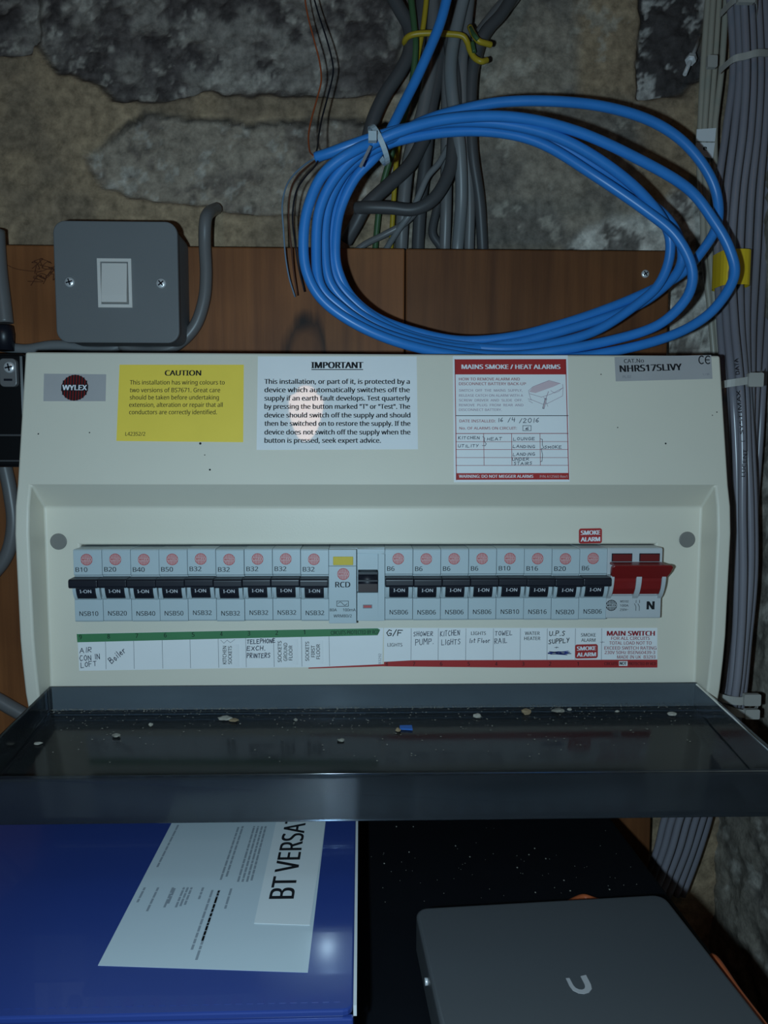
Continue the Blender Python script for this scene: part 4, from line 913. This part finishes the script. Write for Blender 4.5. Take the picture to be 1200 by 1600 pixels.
for i, (L, lb) in enumerate((([(1109, -40), (1099, 100), (1094, 200), (1092, 250), (1098, 330), (1100, 400), (1108, 470), (1116, 560), (1122, 640)], 'off-white cable nearest the bolt in the masonry'),
        ([(1117, -40), (1108, 100), (1101, 200), (1100, 250), (1106, 330), (1110, 400), (1116, 470), (1124, 560), (1128, 640)], 'second off-white cable past the bolt'),
        ([(1126, -40), (1117, 100), (1109, 200), (1108, 250), (1113, 330), (1118, 400), (1124, 480), (1130, 560), (1134, 640)], 'third off-white cable past the bolt'),
        ([(1137, -40), (1128, 100), (1120, 170), (1117, 200), (1117, 250), (1120, 330), (1126, 420), (1131, 500), (1136, 600)], 'off-white cable touching the grey data cables'))):
    cable('flat_cable', L, .0023, 'cream', lb, 'cable', 'off-white cables above the marker sleeve', d=.578 if i % 2 else .581)
# printed marking along one data cable
t0 = B(); P = Plane((0, .4928, 0), (1, 0, 0), (0, 0, 1))
q = B()
for s_, x0, y0, x1, y1 in (('LUCENT', 1164, 745, 1167, 702), ('(', 1163, 690, 1163, 686), ('SYSTIMAX', 1162, 678, 1156, 610), ('DATA', 1155, 585, 1152, 560)):
    q.text(P, s_, x0, y0, x1, y1, 5.5, 0, 'black', .0)
pr = bpy.data.objects.get('data_cable.002'); q.build('printed_marking', pr, normals=False)
# clip sleeve on the white cables
P = Plane((0, .5755, 0), (1, 0, 0), (0, 0, 1)); c = P.uv(1104, 222)
q = B(); q.slab(P, [P.uv(1088, 203), P.uv(1118, 201), P.uv(1116, 222), P.uv(1087, 221)], .0001, .0012, 'paper'); q.slab(P, [P.uv(1087, 223.5), P.uv(1116, 224), P.uv(1113, 248), P.uv(1085, 243)], .0001, .0012, 'paper')
mk = tag(q.build('marker_sleeve'), 'white marker sleeve wrapped round the off-white cables', 'cable marker')
q = B(); q.text(P, 'e', 1098, 236, 1104, 236, 7, .00135, 'black', .03); q.build('lettering', mk, normals=False)
# yellow tape
q = B(); n = 22; zt, zb = atY(1145, 391, .538).z, atY(1145, 446, .538).z; xl_, xr_ = atY(1121, 418, .545).x, atY(1167, 418, .545).x; cx, rx = (xl_+xr_)/2, (xr_-xl_)/2
for k in range(n):
    a, b_ = 2*PI*k/n, 2*PI*(k+1)/n
    se = lambda t_: (cx+rx*math.copysign(abs(math.cos(t_))**.6, math.cos(t_)), 0.5465+.0128*math.copysign(abs(math.sin(t_))**.6, math.sin(t_)))
    (xa, ya), (xb, yb) = se(a), se(b_)
    q.prism([(xa, ya, zb), (xb, yb, zb), (cx+(xb-cx)*.97, .5465+(yb-.5465)*.96, zb), (cx+(xa-cx)*.97, .5465+(ya-.5465)*.96, zb)], (0, 0, zt-zb), 'tape')
o = tag(q.build('tape_wrap'), 'band of yellow tape round the grey data cables', 'tape')
def strap(L, wid, k, head, label, d):
    q = B(); P = Plane((0, d, 0), (1, 0, 0), (0, 0, 1))
    pts = smooth_path([Vector((*P.uv(x, y), z)) for x, y, z in L], 5)
    for a, c in zip(pts, pts[1:]):
        q.prism([P.at((a.x, a.y-wid/2), a.z), P.at((c.x, c.y-wid/2), c.z), P.at((c.x, c.y+wid/2), c.z), P.at((a.x, a.y+wid/2), a.z)], P.n*.0009, k)
    for hx, hy, hw2, hh, ho in head:
        c = P.uv(hx, hy); q.slab(P, q.rrect(c.x-hw2, c.x+hw2, c.y-hh, c.y+hh, .001, 3), ho, ho+.0035, k)
    return tag(q.build('cable_tie'), label, 'cable tie', 'nylon ties on the data cables')
strap([(1136, 98, -.012), (1142, 96, .002), (1160, 93, .004), (1180, 88, .004), (1215, 80, -.004)], .0048, 'tie', [(1131, 76, .0036, .0042, -.020)], 'nylon tie round the grey data cables near the top of the photo', .5385)
strap([(1126, 603, -.010), (1133, 600, .002), (1160, 596, .005), (1180, 590, .003), (1205, 580, -.012)], .0050, 'tie', [(1172, 595, .0050, .0046, .0045)], 'nylon tie with square head, level with the silver catalogue badge', .4955)
strap([(1122, 1088, -.010), (1128, 1090, .001), (1150, 1092, .004), (1172, 1090, .003), (1184, 1093, 0), (1186, 1105, -.003), (1178, 1112, 0), (1160, 1112, .004), (1138, 1108, .003), (1128, 1106, -.008)], .0056, 'tie', [(1168, 1089, .0058, .0040, .0035), (1168, 1111, .0050, .0034, .0035)], 'double nylon tie low down beside the open smoked cover', .4955)
strap([(1140, 4, -.014), (1146, 2, .001), (1160, 0, .003), (1180, 2, .001), (1200, 6, -.016)], .0050, 'tie', [(1160, -2, .006, .0060, .003)], 'nylon tie at the very top of the grey data cables', .5385)
# bolt in the recess
t = thing('anchor_bolt', atY(1078, 98, .60), 'small bright bolt with hex nut sticking out of the dark masonry hollow', 'bolt')
a, c = atY(1095, 56, .612), atY(1070, 116, .592); q = B(); q.tube([a, c], .0016, 'chrome', 12); q.build('shank', t)
d_ = (c-a).normalized(); ctr = a.lerp(c, .62); q = B(); q.tube([ctr-d_*.0022, ctr+d_*.0022], .0044, 'chrome', 6); q.bevel(.0003, 1); q.build('hex_nut', t)
for f in bpy.data.objects['hex_nut'].data.polygons: f.use_smooth = False

# ================================================================== black cabinet, binder and grey device
HC = -.255
pr1, pr2 = atZ(958, 1281, HC), atZ(1200, 1600, HC); dd = (pr2-pr1)/(pr1.y-pr2.y)      # direction per metre towards the camera
def edgeat(y): return pr1 + dd*(pr1.y-y)
n_ = Vector((-1, 0, 0)) - Vector((dd.x, -1, 0)).normalized()*Vector((-1, 0, 0)).dot(Vector((dd.x, -1, 0)).normalized()); n_.normalize()
k0, k1 = edgeat(.545), edgeat(.02)
q = B(); q.prism([k0, k0+n_*.62, k1+n_*.62, k1], (0, 0, -ZC-HC), 'hull'); q.bevel(.003, 2)
tag(q.build('cabinet'), 'plain matt black cabinet below the unit, carrying the binder and grey device', 'cabinet')
# binder
HB = -.2140
b1, b2 = atZ(556, 1281, HB), atZ(552, 1578, HB); u_ = Vector((b1.x-b2.x, b1.y-b2.y, 0)).normalized(); v_ = Vector((-u_.y, u_.x, 0))
o_ = Vector((b2.x, b2.y, HB)); BP = Plane(o_, -v_, u_)                   # u to the right, v away from the camera
t = thing('ring_binder', BP.at((-.14, .12), HC-HB+.0005), 'glossy blue ring binder lying flat on the black cabinet', 'binder')
DEP = .240
q = B(); q.slab(BP, q.rrect(-.300, 0, 0, DEP, .004, 3), -.0030, 0, 'binder'); q.bevel(.0008, 2)
for i in range(70): q.slab(BP, [(-.2975+.0042*i, .0042), (-.2950+.0042*i, .0042), (-.2950+.0042*i, .0050), (-.2975+.0042*i, .0050)], 0, .00012, 'binder')
cov = q.build('cover', t)
q = B(); q.slab(BP, [(-.300, -.0006), (0, -.0006), (0, .0022), (-.300, .0022)], -.0400, -.0031, 'binder'); q.bevel(.0007, 2); q.build('spine', t)
q = B(); q.slab(BP, q.rrect(-.300, 0, .0024, DEP, .003, 3), -.0404, -.0376, 'binder'); q.build('back_cover', t)
q = B(); q.slab(BP, [(-.295, .004), (-.0035, .004), (-.0035, DEP-.006), (-.295, DEP-.006)], -.0372, -.0034, 'edge'); q.build('pages', t)
q = B(); q.slab(BP, [(.0000, .0025), (.0013, .0025), (.0013, DEP-.004), (.0000, DEP-.004)], -.0045, -.0001, 'edge'); tag(q.build('cover_edge', t), 'white worn board edge')
q = B(); q.pxslab(BP, [(262, 1300), (153, 1509), (481, 1520), (506, 1300)], .00005, .0002, 'sheet')
a, b_, c, d_ = BP.uv(153, 1509), BP.uv(481, 1520), BP.uv(509, 1283), BP.uv(270, 1283)
q.bm.free(); q = B(); q.slab(BP, [a, b_, b_.lerp(c, 1.25), a.lerp(d_, 1.25)], .00005, .0002, 'sheet')
sh = tag(q.build('inserted_sheet', t), 'white printed sheet under the clear pocket')
q = B()
dS = (d_-a).normalized()                             # every line of print runs along the sheet
def wr(x0, y0, x1, y1):                             # a line of print too small to read
    A_ = BP.uv(x0, y0); Lg = (BP.uv(x1, y1)-A_).length; s_ = 0
    while s_ < Lg:
        e_ = min(Lg, s_+random.uniform(.0015, .006)); q.line(BP, [A_+dS*s_, A_+dS*e_], .0011, .00027, 'print'); s_ = e_+.0012
for p4 in ((246, 1355, 276, 1290), (345, 1375, 368, 1292), (354, 1370, 376, 1292), (372, 1378, 398, 1292), (379, 1378, 405, 1292), (386, 1378, 412, 1292), (393, 1376, 418, 1292),
          (215, 1410, 228, 1388), (230, 1424, 246, 1388), (257, 1418, 270, 1388), (263, 1412, 276, 1388), (275, 1418, 285, 1388), (282, 1416, 292, 1388), (289, 1414, 299, 1388), (311, 1405, 318, 1388),
          (300, 1484, 333, 1392), (307, 1500, 341, 1392), (316, 1470, 348, 1392), (352, 1420, 362, 1388)): wr(*p4)
q.build('print_lines', sh, normals=False)
a, b_, c, d_ = BP.uv(397, 1444), BP.uv(484, 1447), BP.uv(509, 1283), BP.uv(432, 1283)
q = B(); q.slab(BP, [a, b_, b_.lerp(c, 1.25), a.lerp(d_, 1.25)], .0003, .0005, 'strip'); ti = tag(q.build('title_strip', t), 'white strip with large black letters')
A_, C_ = BP.uv(459, 1405), BP.uv(479, 1279); dl = C_-A_
q = B(); q.text_uv(BP, 'BT VERSAT', A_, A_+dl*1.03, .0118, .00056, 'black', .012); q.build('lettering', ti, normals=False)
# grey device
HD = -.2320
e0, e1_, e2x = atZ(648, 1418, HD), atZ(1036, 1396, HD), atZ(680, 1600, HD)
u_ = Vector((e1_.x-e0.x, e1_.y-e0.y, 0)); Wd = u_.length; u_.normalize(); v_ = Vector((-u_.y, u_.x, 0)); DP = Plane(e0, u_, v_)
t = thing('network_device', DP.at((Wd/2, -.07), HC-HD+.0005), 'slim matt grey network box with a pale U emblem on its lid', 'network device')
q = B(); q.slab(DP, q.rrect(0, Wd, -.148, 0, .0065, 6), -.0200, 0, 'device'); q.bevel(.0018, 3); q.build('shell', t)
q = B(); q.slab(DP, q.rrect(.003, Wd-.003, -.145, -.003, .005, 6), -.0224, -.0201, 'blk'); q.build('base_pad', t)
c = DP.uv(906, 1540); s_ = .0075
q = B(); prevs = None
up_ = [(-.62, .62), (-.62, .0), (-.55, -.35), (-.30, -.60), (0, -.68), (.32, -.60), (.58, -.35), (.66, 0), (.66, .78)]; inn = [(-.40, .62), (-.38, .02), (-.32, -.18), (-.18, -.32), (0, -.36), (.16, -.30), (.26, -.14), (.30, .05), (.30, .70)]
for i in range(len(up_)-1):
    q.slab(DP, [(c.x+p[0]*s_, c.y+p[1]*s_) for p in (up_[i], up_[i+1], inn[i+1], inn[i])], .00005, .00025, 'silver')
tag(q.build('emblem', t), 'pale U shaped emblem')
q = B(); p0 = DP.at((-.0003, DP.uv(653, 1515).y), -.006); q.tube([p0+DP.u*.0002, p0-DP.u*.0012], .0016, 'chrome', 12); q.build('screw', t)
# orange cable beside the device
cz = HC+.0022
L = [atZ(884, 1416, cz), atZ(898, 1408, cz), atZ(912, 1403, cz), atZ(926, 1407, cz), atZ(950, 1416, cz), Vector((*DP.at((Wd-.012, .010)).xy, cz)), Vector((*DP.at((Wd+.004, .004)).xy, cz)), Vector((*DP.at((Wd+.006, -.014)).xy, cz)),
     Vector((*DP.at((Wd+.007, -.038)).xy, cz)), atZ(1114, 1497, cz+.010), atZ(1152, 1550, cz+.012), atZ(1190, 1600, cz+.012), atZ(1232, 1655, cz+.010)]
q = B(); q.tube(smooth_path(L, 7), .0021, 'orange', 10); tag(q.build('patch_cable'), 'orange cable squeezed between the grey device and the cabinet edge', 'cable')

# ================================================================== debris in the open cover and dust
def lid_at(px, py, up=0.0):
    Pp = Plane(lidp(0, th, hb-th*.5), (1, 0, 0), lidp(0, th, hb-th*.5)-lidp(0, Ld-th, hf-th*.5)); return Pp.at(Pp.uv(px, py), up), Pp
D = 'plaster flakes lying in the open cover'
for x, y, rx, rz, k, lb, nm in ((352, 1124, .0042, .0016, 'flake', 'long tan crumb near the hinge edge, below the kitchen sockets label', 'plaster_flake'), (366, 1127, .0030, .0014, 'flaket', 'brownish crumb touching the long tan one in the cover', 'plaster_flake'),
    (821, 1115, .0030, .0024, 'flaket', 'largest rounded tan flake, below the towel rail label', 'plaster_flake'), (746, 1121, .0026, .0020, 'flake', 'pale grey flake between the blue scrap and the large tan flake', 'plaster_flake'),
    (872, 1112, .0042, .0014, 'dust', 'wide dusty crumb against the hinge side below the supply label', 'plaster_flake'), (890, 1110, .0016, .0012, 'flake', 'tiny white crumb beside the wide dusty one', 'plaster_flake'),
    (1050, 1117, .0030, .0015, 'flake', 'white crumb in the corner nearest the data cables', 'plaster_flake'), (964, 1113, .0014, .0011, 'flake', 'tiny white crumb below the main switch label', 'plaster_flake'),
    (60, 1163, .0022, .0012, 'flake', 'white flake farthest out towards the blue binder side of the cover', 'plaster_flake'), (236, 1134, .0014, .0013, 'flake', 'small white crumb standing alone below the first breakers', 'plaster_flake'),
    (182, 1151, .0026, .0015, 'dust', 'dull grey crumb nearer the front lip, below the boiler label', 'plaster_flake'), (462, 1126, .0012, .0012, 'dust', 'pale crumb by the scratch below the first floor sockets label', 'plaster_flake'),
    (533, 1158, .0022, .0012, 'dust', 'dim grey crumb in the middle of the cover', 'plaster_flake'), (622, 1143, .0016, .0018, 'flaket', 'brown crumb touching the blue scrap', 'plaster_flake')):
    c, Pp = lid_at(x, y, rz*.62); q = B(); q.blob(c, rx, rx*.7, rz*.7, k, 2, .5); tag(q.build(nm), lb, 'debris', D)
c, Pp = lid_at(634, 1139, .0010); q = B(); a = Pp.uv(634, 1139)
q.slab(Pp, [(a.x-.0038, a.y-.0012), (a.x+.0040, a.y-.0022), (a.x+.0038, a.y+.0022), (a.x-.0036, a.y+.0020)], .0002, .0014, 'offcut'); tag(q.build('plastic_offcut'), 'little scrap of blue plastic lying in the open cover', 'debris')
q = B()
for i in range(1500):
    u = random.random(); px = random.uniform(80, 1080); lo = 1110-(px-75)*.010
    py = lo + (abs(random.gauss(0, 2.2))-1 if u < .66 else random.uniform(0, 92)*random.random())
    c, Pp = lid_at(px, py, .0004); r = random.uniform(.00012, .00036)
    q.blob(c, r*1.6, r, r*.6, 'specks', 1, .3)
tag(q.build('dust_specks'), 'pale dust specks scattered over the floor of the open cover', 'dust', kind='stuff')
q = B()
for i in range(70):
    px, py = random.uniform(570, 1000), random.uniform(1290, 1410)
    c = atZ(px, py, HC+.0002)
    if c.x > edgeat(c.y).x-.004: continue
    r = random.choice((.00018, .0002, .00025, .0005)); q.blob(c, r, r, r*.6, 'specks', 1, .3)
tag(q.build('dust_specks'), 'white dust specks on the black cabinet top', 'dust', kind='stuff')

# ================================================================== the bulb hanging behind the camera (its reflection is on the white notice)
hit = SL.at(SL.uv(478, 640)); vd = hit.normalized(); rf = vd - SL.n*(2*vd.dot(SL.n)); bp_ = hit + rf*1.25
t = thing('pendant_bulb', bp_, 'warm glowing bulb on a cord behind the camera', 'lamp')
q = B(); n = 14; pts = []; rad = []
for i in range(n+1):
    s_ = i/n; pts.append(bp_+Vector((0, 0, -.075+.125*s_))); rad.append(max(.002, 0.040*math.sin(PI*min(1, s_*.60+.03))**.55 if s_ < .8 else .030-.05*(s_-.8)))
q.tube(pts, rad, 'bulb', 18); q.build('glass', t)
q = B(); q.tube([bp_+Vector((0, 0, .045)), bp_+Vector((0, 0, .085))], .017, 'rocker', 16); q.build('lamp_holder', t)
q = B(); q.tube([bp_+Vector((0, 0, .085)), bp_+Vector((0, 0, .34))], .003, 'rocker', 8); q.build('cord', t)
